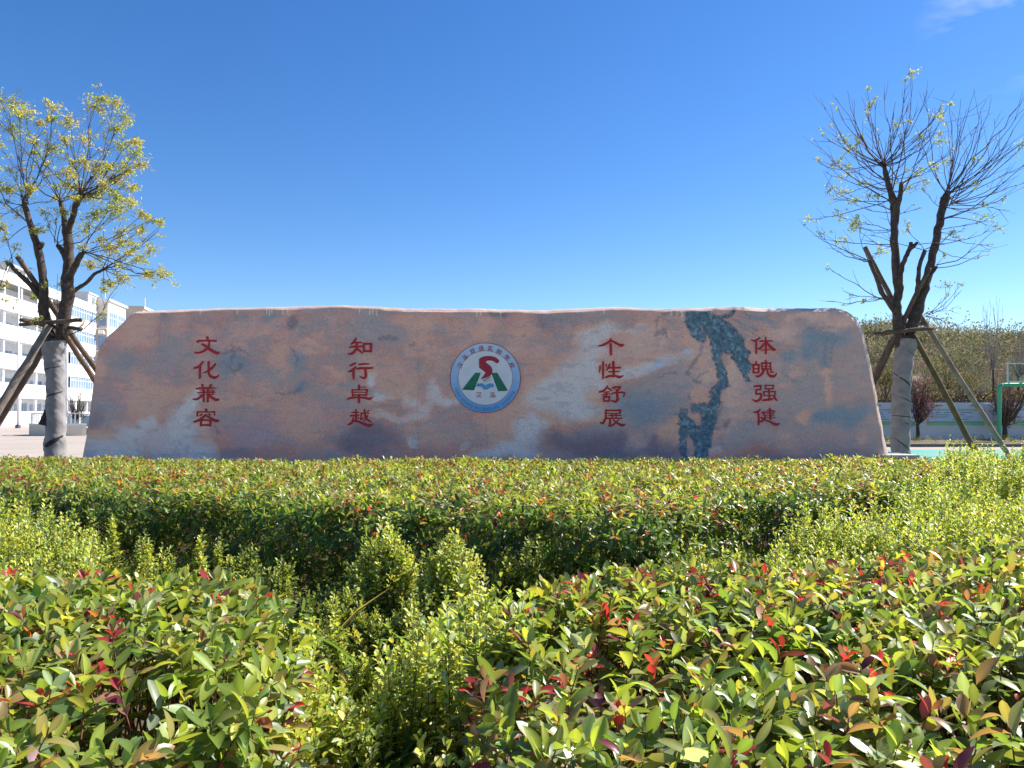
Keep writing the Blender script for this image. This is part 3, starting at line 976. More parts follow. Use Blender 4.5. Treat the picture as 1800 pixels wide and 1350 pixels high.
bare = [(5,420),(-10,440),(20,300),(30,380),(5,350),(60,320),(80,380),(150,430),(170,450),(100,480),(60,470),(10,500),(-5,520),(290,484),(297,486),(170,560),(165,300),(60,560),(20,540),(30,430),(90,300),(0,380),(80,290),(130,290),(220,480),(240,430),(10,460),(95,320),(180,420),(280,400)]
targets = [(x_, y_, r_) for x_, y_, r_ in clus]+[(x_, y_, 0) for x_, y_ in bare]
main, mr, sub, sr, tips = build_shoots(targets, heads, TY, .8, None)
ls = []; tws = []
for tp_, dv, rr in tips:
    if rr > 0:
        a_ = twig_leaves(tp_, dv, 21*max(3, rr*.62), rr*TY/F*1.05, .048, pal_l)
        ls.append(a_[:5]); tws += a_[5]
    elif R.random() < .6:
        a_ = twig_leaves(tp_, dv, 28, .09, .044, pal_l)
        ls.append(a_[:5]); tws += a_[5]
assemble(lt, lt_o, main, mr, sub, sr, ls, tws)
wrap(lt, lt_o, [(97, 1000, 18), (97, 808, 17), (98, 760, 15.6), (98, 710, 14.6), (98, 670, 14.8), (96, 635, 16.5), (95, 608, 18.8), (96, 598, 19.4)], TY,
     [(648, .035, 3.3, 6.1, .010), (695, .05, 3.2, 6.0, .012), (779, .10, 3.4, 6.0, .045), (600, .02, 3.2, 6.2, .014)], 1)
MB().poly([P(82, 711, TY-.05), P(67, 746, TY-.14), P(82, 749, TY-.13)]).build('loose_flap', M_WRAPD, lt, lt_o)
ls_ = empty('tree_support', P(97, 700, TY+.1), 'timber stakes and crossbars propping the left tree with the yellow green crown', 'tree support', 'timber props round the pollarded trees')
so = P(97, 700, TY+.1)
stake(ls_, so, (31, 452), (190, 680), TY-.45, TY+1.5, .050, M_STAKE)
stake(ls_, so, (112, 585), (178, 686), TY-.1, TY+1.3, .048, M_STAKE)
stake(ls_, so, (86, 573), (-22, 752), TY-.35, TY-1.0, .062, M_STAKEL)
stake(ls_, so, (84, 600), (-24, 778), TY+.2, TY+.4, .055, M_STAKE)
stake(ls_, so, (34, 571), (144, 562), TY-.36, TY-.32, .034, M_STAKE, 'crossbar')
stake(ls_, so, (36, 562), (104, 577), TY-.5, TY+.25, .038, M_STAKE, 'crossbar')
stake(ls_, so, (80, 573), (142, 578), TY+.3, TY-.1, .034, M_STAKE, 'crossbar')

# ---------------------------------------------------------------- right tree
rt_o = P(1585, 805, TY); rt_o.z = 0
rt = empty('young_tree', rt_o, 'pollarded, nearly bare tree with a few leaves beside the right end of the carved stone', 'tree', 'pollarded trees beside the carved stone')
tr = MB(); heads = []
limb(tr, [(1584, 1000, 13), (1583, 805, 11), (1584, 700, 10.5), (1589, 620, 11), (1593, 590, 14)], TY)
c = limb(tr, [(1583, 612, 9), (1578, 570, 9.5), (1576, 540, 9.8), (1580, 506, 9.5), (1576, 481, 8.5), (1573, 433, 7.8, .05), (1572, 400, 7.8, .05), (1573, 365, 9, .05), (1570, 350, 8, .05), (1562, 326, 5.5, .1), (1556, 302, 5, .12), (1554, 291, 3.8, .12)], TY)
heads += [(Vector(c[-1, :3]), .04), (P(1572, 352, TY+.05), .06)]
c = limb(tr, [(1578, 362, 6), (1583, 340, 4.5, -.05), (1584, 322, 3.6, -.08)], TY); heads.append((Vector(c[-1, :3]), .04))
c = limb(tr, [(1597, 612, 9), (1603, 575, 11), (1612, 545, 11.5), (1622, 515, 10), (1632, 482, 8.5, .05), (1642, 436, 8, .1), (1649, 402, 7.3, .15), (1656, 372, 7.5, .18), (1661, 352, 8.5, .2), (1664, 341, 6.5, .2)], TY)
heads += [(Vector(c[-1, :3]), .06), (P(1664, 352, TY+.2), .07), (P(1672, 358, TY+.2), .05)]
c = limb(tr, [(1580, 505, 6), (1584, 475, 5.5, -.1), (1592, 452, 4.8, -.18), (1600, 435, 4.6, -.2), (1601, 426, 3.8, -.2)], TY); heads.append((Vector(c[-1, :3]), .04))
c = limb(tr, [(1601, 437, 4, -.2), (1607, 432, 3.6, -.2), (1612, 426, 3, -.2)], TY); heads.append((Vector(c[-1, :3]), .03))
c = limb(tr, [(1573, 548, 6), (1562, 532, 5, -.1), (1550, 514, 5, -.15), (1542, 492, 4.2, -.2), (1534, 472, 4, -.25), (1527, 458, 3.6, -.25)], TY); heads.append((Vector(c[-1, :3]), .04))
c = limb(tr, [(1612, 525, 5), (1614, 492, 4.5, -.15), (1617, 465, 4, -.2), (1626, 440, 3.6, -.2)], TY); heads.append((Vector(c[-1, :3]), .03))
c = limb(tr, [(1620, 512, 5), (1632, 488, 3.6, -.1), (1643, 474, 3.4, -.1), (1646, 468, 3, -.1)], TY); heads.append((Vector(c[-1, :3]), .03))
heads += [(P(1552, 525, TY-.1), .03), (P(1628, 555, TY), .03)]
for hx0, hy0, hx1, hy1 in ((1556,300,1571,352),(1572,352,1573,430),(1663,350,1650,405),(1650,405,1640,450),(1584,325,1578,360)):
    for f_ in (.3, .65, 1.0): heads.append((P(hx0+(hx1-hx0)*f_, hy0+(hy1-hy0)*f_, TY+.08), .04))
tr.build('trunk', M_BARK, rt, rt_o, True)
clus = [(1603,128,9),(1594,140,5),(1522,160,6),(1525,180,10),(1520,190,8),(1480,245,10),(1497,262,9),(1510,245,8),(1505,255,8),(1645,205,12),(1652,198,8),(1668,182,5),(1603,210,6),(1575,220,7),(1617,245,9),(1650,248,12),(1655,235,8),(1645,290,14),(1670,285,10),(1470,285,12),(1490,290,9),(1485,305,12),(1460,330,10),(1480,340,15),(1500,355,14),(1475,380,13),(1510,385,12),(1500,395,14),(1505,405,10),(1545,345,6),(1580,320,8),(1610,300,13),(1625,315,9),(1425,385,9),(1440,410,6),(1475,422,8),(1490,425,7),(1545,440,11),(1540,445,7),(1670,412,10),(1690,420,8),(1730,380,10),(1745,400,8),(1725,360,6),(1765,350,6),(1670,505,12),(1690,500,6),(1520,530,5),(1660,450,5),(1595,400,10),(1720,320,7),(1790,255,9),(1438,282,6),(1715,280,6),(1530,345,9),(1520,320,9),(1465,350,8),(1620,330,10),(1600,330,9)]
bare = [(1442,172),(1468,172),(1445,240),(1488,158),(1502,180),(1535,170),(1556,162),(1575,178),(1625,162),(1632,160),(1615,190),(1430,245),(1440,265),(1450,300),(1640,190),(1650,220),(1635,300),(1678,162),(1712,160),(1735,175),(1745,170),(1800,165),(1800,200),(1795,250),(1805,290),(1790,310),(1770,340),(1715,225),(1700,240),(1625,265),(1640,230),(1780,230),(1820,310),(1750,380),(1740,430),(1775,370),(1770,395),(1410,395),(1440,420),(1450,530),(1455,470),(1480,505),(1500,400),(1530,410),(1555,365),(1620,365),(1650,420),(1560,330),(1765,400),(1720,455),(1700,400),(1740,440),(1675,540),(1670,558),(1690,510),(1695,565),(1460,205),(1470,190),(1545,230),(1590,160),(1600,180),(1660,180),(1560,250),(1725,200),(1760,270),(1815,180),(1830,220),(1830,260),(1700,190),(1690,300),(1470,230),(1590,230),(1570,200),(1610,220),(1665,215),(1750,210),(1690,170),(1500,220),(1530,210),(1820,230),(1775,320),(1735,300)]
targets = [(x_, y_, r_) for x_, y_, r_ in clus]+[(x_, y_, 0) for x_, y_ in bare]
main, mr, sub, sr, tips = build_shoots(targets, heads, TY, .75, None, (2, 5), .010)
pal_r = [(.23,.26,.05),(.27,.29,.07),(.17,.21,.05),(.13,.18,.05),(.30,.29,.09)]
ls = []; tws = []
for tp_, dv, rr in tips:
    if rr > 0:
        a_ = twig_leaves(tp_, dv, 11*max(2.5, rr*.62), rr*TY/F*1.3, .048, pal_r)
        ls.append(a_[:5]); tws += a_[5]
    elif R.random() < .13:
        a_ = twig_leaves(tp_, dv, 14, .05, .035, pal_r)
        ls.append(a_[:5]); tws += a_[5]
assemble(rt, rt_o, main, mr, sub, sr, ls, tws)
wrap(rt, rt_o, [(1584, 1000, 16.5), (1583, 805, 15), (1583, 760, 15), (1584, 700, 15), (1586, 660, 15), (1590, 625, 15.5), (1594, 604, 16.5), (1595, 597, 16.8)], TY,
     [(671, .11, 3.2, 6.1, .016), (702, .07, 3.3, 6.1, .007), (732, .015, 3.1, 6.2, .007), (747, .05, 4.6, 6.2, .007), (783, .12, 3.2, 6.2, .010), (625, .08, 4.4, 6.1, .005)], 2)
so = P(1590, 700, TY+.1)
rs = empty('tree_support', so, 'timber stakes and crossbars propping the nearly bare right tree', 'tree support', 'timber props round the pollarded trees')
stake(rs, so, (1521, 434), (1607, 604), TY+.35, TY+.30, .043, M_STAKE)
stake(rs, so, (1616, 553), (1781, 815), TY+.15, TY+.6, .045, M_STAKEL)
stake(rs, so, (1605, 588), (1726, 815), TY-.1, TY-.1, .048, M_STAKEG)
stake(rs, so, (1634, 470), (1520, 705), TY-.2, TY+.3, .043, M_STAKE)
stake(rs, so, (1572, 592), (1518, 695), TY+.3, TY+1.2, .046, M_STAKE)
stake(rs, so, (1536, 586), (1640, 577), TY-.3, TY-.25, .034, M_STAKE, 'crossbar')
stake(rs, so, (1549, 589), (1628, 566), TY+.3, TY+.15, .032, M_STAKE, 'crossbar')

# ---------------------------------------------------------------- small far trees
def small_tree(o, px, pybase, Y, crown, pal, label, cat, group, nl, trunk_r, targets_n=26, leaf=.07, twigm=M_SHOOT, twk=1.0):
    b = P(px, pybase, Y)
    t = empty(o, b, label, cat, group)
    cx0, cy0, cx1, cy1 = crown
    f0 = P(px, pybase-(pybase-cy1)*.85, Y)
    mb = MB()
    mb.tube([b, (b+f0)/2+Vector((.02, 0, 0)), f0], [trunk_r, trunk_r*.8, trunk_r*.6], 8)
    mb.build('trunk', M_BARK, t, b, True)
    main = []; mr = []; sub = []; sr = []; ls = []; tws = []
    for k in range(targets_n):
        u, v = R.random(), R.random()**.7
        half = (cx1-cx0)/2*math.sqrt(max(.05, 1-(1.5*v-.6)**2 if v < .4 else 1-(v-.4)**2*2))
        tx = (cx0+cx1)/2+(u*2-1)*half; ty = cy1+(cy0-cy1)*v
        e = P(tx, ty, Y+R.uniform(-.5, .5)*(cx1-cx0)*Y/F)
        c = shoot_curve(f0, e)
        main.append(c); mr.append(np.linspace(trunk_r*.4, .008, 9))
        for j in range(5):
            i = R.integers(3, 8); p = c[i]; d = nrm(c[i+1]-c[i-1]+R.normal(0, .25, 3)); l2 = R.uniform(.25, .6)
            s = np.linspace(0, 1, 5)[:, None]
            sub.append(p+d*l2*s); sr.append(np.linspace(.010, .005, 5))
            if nl:
                a_ = twig_leaves(p+d*l2, d, nl, .18, leaf, pal); ls.append(a_[:5]); tws += a_[5]
    assemble(t, b, np.array(main), np.array(mr)*twk, np.array(sub), np.array(sr)*twk, ls, tws, bm_=twigm, lm_=M_SCRUB)
M_PALETW = mat('pale_twig', (.24, .205, .175), .8, .2, (20, .3))
pal_red = [(.20,.07,.075),(.15,.06,.065),(.27,.12,.12),(.19,.10,.08)]
small_tree('purple_leaf_plum', 1613, 777, 38.5, (1594, 668, 1645, 740), pal_red, 'small purple leaved tree against the white wall just right of the wrapped trunk', 'tree', 'purple leaved trees along the white wall', 28, .12, 30)
small_tree('purple_leaf_plum', 1766, 773, 39, (1745, 668, 1815, 745), [(.13,.06,.055),(.16,.05,.045),(.10,.06,.045)], 'small purple leaved tree behind the green hoop post', 'tree', 'purple leaved trees along the white wall', 14, .16, 36)
small_tree('bare_tree', 133, 757, 53.5, (112, 682, 160, 735), [(.3,.25,.12)], 'small bare tree in the low bed behind the wrapped trunk', 'tree', 'leafless trees', 0, .09, 34)
small_tree('bare_tree', 1746, 705, 52, (1722, 515, 1770, 640), [(.3,.25,.12)], 'tall thin leafless tree rising above the hill behind the hoop', 'tree', 'leafless trees', 0, .10, 26, twigm=M_PALETW, twk=.6)
small_tree('bare_tree', 1700, 705, 51, (1660, 640, 1745, 700), [(.3,.25,.12)], 'low leafless bush above the wall between the two stakes', 'tree', 'leafless trees', 0, .06, 40, twigm=M_PALETW, twk=.8)
small_tree('bare_tree', 1790, 700, 53, (1765, 560, 1830, 660), [(.3,.25,.12)], 'pale leafless tree at the right edge above the backboard', 'tree', 'leafless trees', 0, .07, 40, twigm=M_PALETW, twk=.8)
# ragged yellow shrub at the hill foot
def shrub(px, py, Y, rx, rz, n, size, pal, name, label, cat, group):
    b = P(px, py, Y)
    t = empty(name, b, label, cat, group)
    m_ = 7
    d = clumps(R.normal(0, rx*.45, m_), R.normal(0, rx*.3, m_), np.abs(R.normal(rz*.5, rz*.35, m_)), np.full(m_, rx*.55), np.full(m_, rz*.5), n, size, pal)
    f = add('foliage', foliage_mesh('foliage', T_LO, d), M_SCRUB, t); f['kind'] = 'stuff'
    mb = MB()
    for k in range(6):
        mb.tube([(0, 0, -.5), tuple(R.normal(0, rx*.4, 3)*np.array([1, 1, .2])+np.array([0, 0, rz*.8]))], [.03, .01], 5)
    mb.build('stems', M_SHOOT, t)
shrub(1557, 690, 47, 1.1, 1.3, 160, .16, [(.30,.25,.07),(.24,.21,.07),(.14,.14,.06)], 'yellow_shrub', 'yellow green shrub above the wall between stone and wrapped trunk', 'shrub', 'shrubs at the foot of the hill')
shrub(1690, 692, 47, 1.2, 1.0, 140, .14, [(.26,.21,.07),(.20,.17,.08),(.14,.12,.06)], 'yellow_shrub', 'straw coloured shrub above the wall between the two long stakes', 'shrub', 'shrubs at the foot of the hill')
shrub(1665, 672, 48.5, 1.5, 1.2, 150, .16, [(.16,.17,.05),(.12,.13,.05),(.22,.19,.06)], 'yellow_shrub', 'olive shrub over the dark thicket left of the longest stake', 'shrub', 'shrubs at the foot of the hill')
# small weeds in the strip
n = 120
x = R.uniform(14, 32, n); y = R.uniform(k1+.4, wallY-.5, n); s = R.uniform(.08, .28, n)
tag(add('strip_weeds', foliage_mesh('strip_weeds', T_LO, clumps(x, y, .12+s*.4, s*1.8, s, 40, .08, [(.12,.14,.05),(.22,.20,.10),(.07,.09,.03)])), M_TREE), 'low weeds and dry tufts in the soil strip before the white wall', None, None, 'stuff')

# ---------------------------------------------------------------- basketball hoop
M_GREEN = mat('green_enamel', (.045, .36, .17), .35, .5, (1.5, .08))
M_GREYP = mat('grey_enamel', (.42, .55, .58), .4, .5)
HYY = 37.0
ho = P(1756.5, 786, HYY); ho.z = .1
hoop = empty('basketball_hoop', ho, 'green basketball stand with a see through backboard at the right edge', 'basketball hoop')
def hp(px, py, dy=0): return P(px, py, HYY+dy)
bp = hp(1756.5, 790); bp.z = .08
pts = [bp, hp(1756.5, 700), hp(1756.5, 685), hp(1758.5, 679.5), hp(1763, 677), hp(1772, 676.5), hp(1840, 676.5)]
rr = .105
c = catmull([tuple(q) for q in pts], 5)
MB().tube(c, np.full(len(c), rr), 12).build('post', M_GREEN, hoop, ho, True)
MB().tube([bp, bp+Vector((0, 0, .06))], [.28, .28], 14).build('base_plate', M_GREEN, hoop, ho)
zt = hp(900, 638).z; zb = hp(900, 671.5).z
x0 = hp(1769, 700).x; x1 = x0+1.8
fr = MB()
for a_, b_ in (((x0, 0, zt-.06), (x1, .05, zt)), ((x0, 0, zb), (x1, .05, zb+.06)), ((x0, 0, zb+.06), (x0+.06, .05, zt-.06)), ((x1-.06, 0, zb+.06), (x1, .05, zt-.06))):
    fr.box((a_[0], HYY-.1+a_[1], a_[2]), (b_[0], HYY-.1+b_[1], b_[2]))
fr.build('backboard_frame', M_GREYP, hoop, ho)
mg = bpy.data.materials.new('clear_backboard'); mg.use_nodes = True
bs = mg.node_tree.nodes['Principled BSDF']; bs.inputs['Base Color'].default_value = (.9, .95, .95, 1); bs.inputs['Transmission Weight'].default_value = 1; bs.inputs['Roughness'].default_value = .05; bs.inputs['IOR'].default_value = 1.05
MB().box((x0+.06, HYY-.085, zb+.06), (x1-.06, HYY-.075, zt-.06)).build('backboard', mg, hoop, ho)
MB().tube([(x0+.2, HYY, zb), (x0+.5, HYY+.05, zt-.3)], [.02, .02], 6).tube([(x0+.9, HYY, zb), (x0+.5, HYY+.05, zt-.3)], [.02, .02], 6).build('brace', M_GREEN, hoop, ho)
ring = [(x0+.9+.225*math.cos(a), HYY-.4+.225*math.sin(a), zb+.1) for a in np.linspace(0, 2*math.pi, 25)]
MB().tube(ring, .012, 6, cap=False).build('rim', mat('rim_orange', (.5, .12, .03), .4, .5), hoop, ho)

# ================================================================== MONUMENT
MY = 11.8
outer = [(141,809),(151.5,753),(158,702),(164,659),(168,624.5),(172,607),(181.5,594),(199,579),(216,562),(229,548),(236,545.5),(300,543),(400,540),(480,538),(560,537),(600,535),(640,537),(700,541),(760,541),(850,541),(900,543.5),(960,543.5),(1030,541),(1080,538),(1130,540),(1200,541),(1260,538.5),(1300,537.5),(1340,540),(1400,541),(1460,540),(1480,540),(1491,543),(1502,550),(1513,562),(1521,578),(1526,600),(1531,625),(1540,665),(1550,720),(1558,765),(1566,801)]
ox = np.array([p[0] for p in outer]); oy = np.array([p[1] for p in outer])
def otop(x):
    x = np.asarray(x, float)
    y = np.interp(x, ox, oy)
    y = np.where(x < ox[0], oy[0]+(ox[0]-x)*5.5, y)
    y = np.where(x > ox[-1], oy[-1]+(x-ox[-1])*4.6, y)
    return y+np.where((x > 240) & (x < 1480), 1.1*(fbm(x*.02, x*0+3, 5, 3)-.5)*2, 0)
def shiftf(x): return np.interp(x, [144, 240, 700, 1430, 1500, 1560], [-3, -2, 0, 2, 8, 9.5])
xs = np.unique(np.concatenate([np.linspace(144, 1556.5, 1080), np.linspace(144, 240, 150), np.linspace(1470, 1556.5, 190)]))
NXc = len(xs)
ytop = otop(xs+shiftf(xs))+np.interp(xs, [144, 240, 500, 1480, 1560], [2, 5.5, 7.5, 8, 3])
rows = 215
vv = np.linspace(0, 1, rows)
PYg = ytop[:, None]+(np.maximum(812, ytop+4)[:, None]-ytop[:, None])*vv[None, :]
PYg = np.concatenate([PYg, np.tile(np.array([[860.0, 905.0]]), (NXc, 1))], axis=1)
PXg = np.tile(xs[:, None], (1, PYg.shape[1]))
# numpy version of P
def Pn(px, py, Y):
    u = (px-900.0)/F; v = (CYP-py)/F
    dy = cp-v*sp; dz = sp+v*cp
    t = Y/dy
    return np.stack([u*t, np.full_like(u, 1.0)*Y, EYE+dz*t], -1)
Yd = MY+.035*(fbm(PXg*.012, PYg*.016, 90, 3)-.5)+.006*(fbm(PXg*.11, PYg*.13, 95, 3)-.5)
VG = Pn(PXg, PYg, Yd)

# ---- the painted stone pattern
x = PXg; y = PYg
wx_ = (fbm(x*.030, y*.030, 101, 4)-.5)*34; wy_ = (fbm(x*.030+40, y*.030, 111, 4)-.5)*30
hx_ = (fbm(x*.12, y*.12, 121, 3)-.5)*10; hy_ = (fbm(x*.12+9, y*.12, 131, 3)-.5)*10
X_ = x+wx_+hx_; Y_ = y+wy_+hy_
CN = {'M': (134,112,116), 'P': (168,127,119), 'PL': (164,134,130), 'W': (156,150,160), 'G': (120,115,124), 'B': (92,106,126), 'D': (96,84,98), 'R': (152,104,98), 'LB': (132,146,176),
      'O': (170,128,115), 'T': (54,82,102), 'TD': (30,46,64), 'TL': (92,118,140), 'V': (132,110,124), 'K': (70,76,90)}
CN = {k: np.array(v, float) for k, v in CN.items()}
n1 = fbm(x*.016, y*.026, 141, 4); n2 = fbm(x*.022+50, y*.034, 151, 4); n3 = fbm(x*.05, y*.09, 161, 3)
col = CN['M'][None, None]*np.ones(x.shape+(1,))
def blend(col, c, wgt): return col*(1-wgt[..., None])+c*wgt[..., None]
def sst(a, b, t):
    t = np.clip((t-a)/(b-a), 0, 1); return t*t*(3-2*t)
col = blend(col, CN['G'], sst(.44, .72, n1)*.65)
col = blend(col, CN['P'], sst(.48, .78, n2)*.55)
col = blend(col, CN['R'], sst(.46, .74, n3)*.35)
col = blend(col, CN['G'], .55*sst(1330, 1420, x))
XS_ = x+wx_*1.1+hx_*.35; YS_ = y+wy_*1.1+hy_*.35
def ell(cx, cy, rx, ry, ang=0, soft=.55):
    a = rad(ang); dx = XS_-cx; dy = YS_-cy
    u = (dx*math.cos(a)+dy*math.sin(a))/rx; v = (-dx*math.sin(a)+dy*math.cos(a))/ry
    d = np.sqrt(u*u+v*v)
    return sst(1+soft, 1-soft, d)
patches = [
 ('G',180,725,26,34,0,.7),('D',168,742,12,22,0,.5),('G',215,640,26,30,0,.8),('G',300,620,30,34,0,.8),('D',285,552,9,9,0,.6),('P',247,572,28,20,0,.9),('P',176,650,10,16,0,.8),('P',238,596,32,14,0,.7),
 ('P',262,690,48,26,10,.95),('P',258,715,34,20,0,.9),('P',330,690,20,10,0,.7),('O',172,768,30,9,-12,.9),('P',150,765,12,20,0,.6),
 ('B',408,628,34,17,-10,.7),('B',428,645,20,16,0,.6),('B',395,655,12,14,0,.5),('B',522,638,11,26,10,.7),('B',526,686,17,9,-25,.85),('D',511,570,10,9,0,.8),('B',467,556,16,8,0,.6),('B',425,560,12,18,0,.4),('G',458,660,26,22,0,.7),('G',500,665,30,20,0,.5),
 ('P',428,582,24,20,0,.55),('P',492,628,22,26,0,.7),('O',499,552,12,9,0,.6),('P',548,610,26,10,0,.8),('P',560,588,12,8,0,.7),('P',583,650,15,8,0,.7),('P',463,690,26,14,0,.6),('P',412,668,14,20,0,.5),('P',520,735,60,26,5,.5),('P',540,765,46,16,8,.55),
 ('D',618,770,40,16,-8,.85),('R',492,795,48,14,0,.8),('V',440,765,52,24,0,.8),('D',400,800,60,10,0,.5),('V',460,745,40,14,0,.5),('R',385,780,18,22,0,.6),
 ('G',650,572,28,26,0,.8),('G',700,585,40,20,0,.4),('G',683,596,30,16,0,.6),('P',740,583,24,26,0,.85),('P',712,560,26,8,-15,.6),('P',680,655,40,26,0,.6),('P',760,620,34,16,0,.5),('P',845,580,18,22,0,.8),('P',700,690,30,16,0,.6),('P',635,640,20,20,0,.4),
 ('D',652,776,46,26,4,.9),('D',622,782,30,22,0,.8),('P',770,765,50,22,0,.55),('R',720,800,70,14,0,.7),('R',800,792,50,18,0,.6),('G',800,755,40,18,0,.4),('G',800,650,40,24,0,.3),
 ('D',872,550,22,8,0,.7),('D',966,562,50,11,-5,.75),('G',1010,560,60,14,0,.6),('P',920,577,22,22,0,.8),('P',906,616,34,13,0,.7),('P',1026,577,18,11,0,.8),('P',960,630,24,20,0,.5),('P',935,670,20,30,0,.6),('P',1010,625,26,12,0,.4),
 ('O',1030,742,70,16,-14,.9),('P',1180,680,60,14,-18,.75),('P',1215,600,16,26,-20,.6),('P',870,760,26,34,0,.7),('O',960,770,26,34,0,.7),('P',905,725,20,16,0,.6)]
for cname, cx, cy, rx, ry, an, amt in patches:
    col = blend(col, CN[cname], ell(cx, cy, rx, ry, an, .72)*amt)
# pale clouds with a warm rim
wf = np.zeros(x.shape)
for cx, cy, rx, ry, an, amt in [(195,795,62,25,-4,1),(238,766,34,22,0,1),(262,745,16,16,0,.9),(300,782,60,34,0,.75),(330,730,15,34,4,1),(326,760,26,44,0,1),(345,696,14,13,-30,.95),(352,800,24,30,0,.9),
    (653,662,9,14,0,.9),(674,697,15,9,30,.95),(718,702,13,12,0,.8),(757,690,13,15,0,.85),(780,704,44,9,-6,.8),(738,722,18,18,0,.7),(705,732,46,8,0,.7),(729,776,13,9,0,.9),(820,690,26,14,0,.7),(818,785,8,7,0,.6),(865,797,32,9,0,.9),
    (985,690,58,36,-12,1),(1018,650,34,36,-20,.95),(1042,612,28,26,-25,.95),(1050,585,44,11,-10,.8),(955,700,36,26,0,.9),(1010,715,44,22,0,.9),(1045,660,20,30,0,.9),(925,762,30,30,0,1),(905,792,44,16,0,.9),(950,755,20,20,0,.7),(1120,650,50,13,-12,.95),(1090,700,16,20,0,.4),(1115,582,26,8,0,.7),(1160,640,60,14,-14,.6),(262,552,16,7,25,.5),(1258,792,9,8,0,.8),(1352,650,20,16,0,.25),(1385,560,10,10,0,.25)]:
    wf = np.maximum(wf, ell(cx, cy, rx, ry, an, .62)*amt)
rim = sst(.04, .35, wf)*(1-sst(.35, .8, wf))
col = blend(col, CN['O'], rim*.5)
col = blend(col, CN['W'], sst(.08, 1.0, wf)*.92)
for cname, cx, cy, rx, ry, an, amt in [
 ('P',1062,640,16,22,0,.8),('PL',1130,610,50,22,-10,.75),('G',985,612,34,12,-5,.5),('R',990,628,26,12,0,.4),('P',1038,695,10,10,0,.5),
 ('D',1010,775,64,24,-6,.9),('D',1060,790,60,22,0,.9),('G',1060,755,50,18,-8,.8),('R',1000,752,30,8,-8,.5),
 ('LB',1157,643,18,9,-10,.9),('LB',1206,621,11,6,-25,.8),('PL',1225,650,34,24,0,.6),('G',1200,655,22,20,0,.5),
 ('G',1170,690,50,30,0,.85),('B',1130,722,44,28,0,.85),('B',1100,705,24,18,0,.5),('D',1120,780,70,22,0,.8),('PL',1118,775,18,16,20,.7),('PL',1150,758,22,8,0,.4),('O',1184,764,24,18,20,.9),('O',1190,745,12,10,0,.6),('D',1170,796,30,10,0,.6),
 ('P',1224,698,16,16,0,.95),('PL',1236,625,18,40,8,.8),('PL',1292,700,26,60,0,.85),('PL',1290,650,10,16,0,.9),('P',1222,625,10,30,-10,.5),('PL',1150,590,50,14,0,.5),
 ('G',1310,765,36,16,0,.85),('D',1272,744,10,7,0,.8),('P',1258,800,24,12,0,.8),('R',1330,795,50,12,0,.5),('B',1340,562,26,9,5,.7),('B',1365,598,12,6,0,.4),
 ('G',1400,690,80,60,0,.6),('B',1385,626,18,9,0,.8),('P',1396,655,16,14,0,.55),('P',1375,678,18,7,20,.5),('PL',1372,580,22,16,0,.7),('PL',1480,566,34,10,0,.8),('PL',1420,556,40,8,0,.7),
 ('B',1443,592,34,12,0,.95),('B',1428,612,20,16,0,.85),('B',1470,592,18,14,-30,.8),('B',1458,632,10,22,0,.75),('B',1430,625,14,10,0,.6),('B',1520,600,4,16,-8,.6),
 ('P',1450,656,14,9,0,.9),('P',1457,682,10,26,0,.85),('B',1478,733,42,14,-10,.95),('B',1500,722,24,16,0,.8),('B',1455,742,24,12,0,.6),('P',1420,738,14,14,0,.85),('P',1515,766,11,11,-20,.75),('R',1500,700,24,16,0,.25),('D',1400,805,90,16,0,.5),('V',1440,780,60,14,0,.4),('P',1380,775,20,20,0,.3)]:
    col = blend(col, CN[cname], ell(cx, cy, rx, ry, an, .72)*amt)

# veins: polylines (px,py,r) warped by fine noise only
fx = (fbm(x*.10, y*.10, 171, 4)-.5)*9; fy = (fbm(x*.10+5, y*.10, 181, 4)-.5)*9
jx = (fbm(x*.33, y*.33, 191, 4, .7)-.5)*9; jy = (fbm(x*.33+5, y*.33, 196, 4, .7)-.5)*9
XV = x+fx+jx; YV = y+fy+jy
def vein_sdf(lines):
    best = np.full(x.shape, 1e9)
    for ln in lines:
        for (ax_, ay_, ar), (bx_, by_, br) in zip(ln[:-1], ln[1:]):
            dx, dy = bx_-ax_, by_-ay_
            t = np.clip(((XV-ax_)*dx+(YV-ay_)*dy)/(dx*dx+dy*dy+1e-9), 0, 1)
            d = np.hypot(XV-ax_-t*dx, YV-ay_-t*dy)-(ar+(br-ar)*t)
            best = np.minimum(best, d)
    return best
teal = [[(1222,540,8),(1240,560,11),(1255,590,10),(1259,615,6.5),(1264,640,7),(1271,660,8),(1272,676,8),(1258,686,9),(1256,705,9),(1252,725,9),(1244,748,13),(1236,775,14),(1232,800,10),(1230,815,8)],
 [(1212,548,6),(1212,562,9),(1220,578,10),(1232,592,9),(1236,598,3)],
 [(1220,562,10),(1250,562,9),(1275,580,13),(1292,600,14),(1300,620,15),(1308,642,10),(1312,662,5),(1311,668,2)],
 [(1262,600,9),(1280,612,11),(1285,600,10)],[(1238,550,5),(1262,566,8)],
 [(1201,722,4),(1204,738,9),(1214,752,11),(1228,768,11)],[(1203,745,8),(1201,770,6),(1201,790,6),(1206,815,6)],[(1222,718,7),(1236,714,6),(1246,735,8)],
 [(1256,560,4),(1280,556,3),(1290,548,2)]]
sd = vein_sdf(teal)
mott = fbm(x*.16, y*.16, 201, 3); mott2 = fbm(x*.30, y*.22, 205, 3)
tm = sst(.8, -1.2, sd+2.5*sst(.55, .75, fbm(x*.22, y*.22, 207, 3)))
tc_ = blend(CN['T'][None, None]*np.ones(x.shape+(1,)), CN['TL'], sst(.55, .66, mott)*.75)
tc_ = blend(tc_, CN['TD'], sst(.52, .64, mott2)*.5)
col = blend(col, tc_, tm*.93)
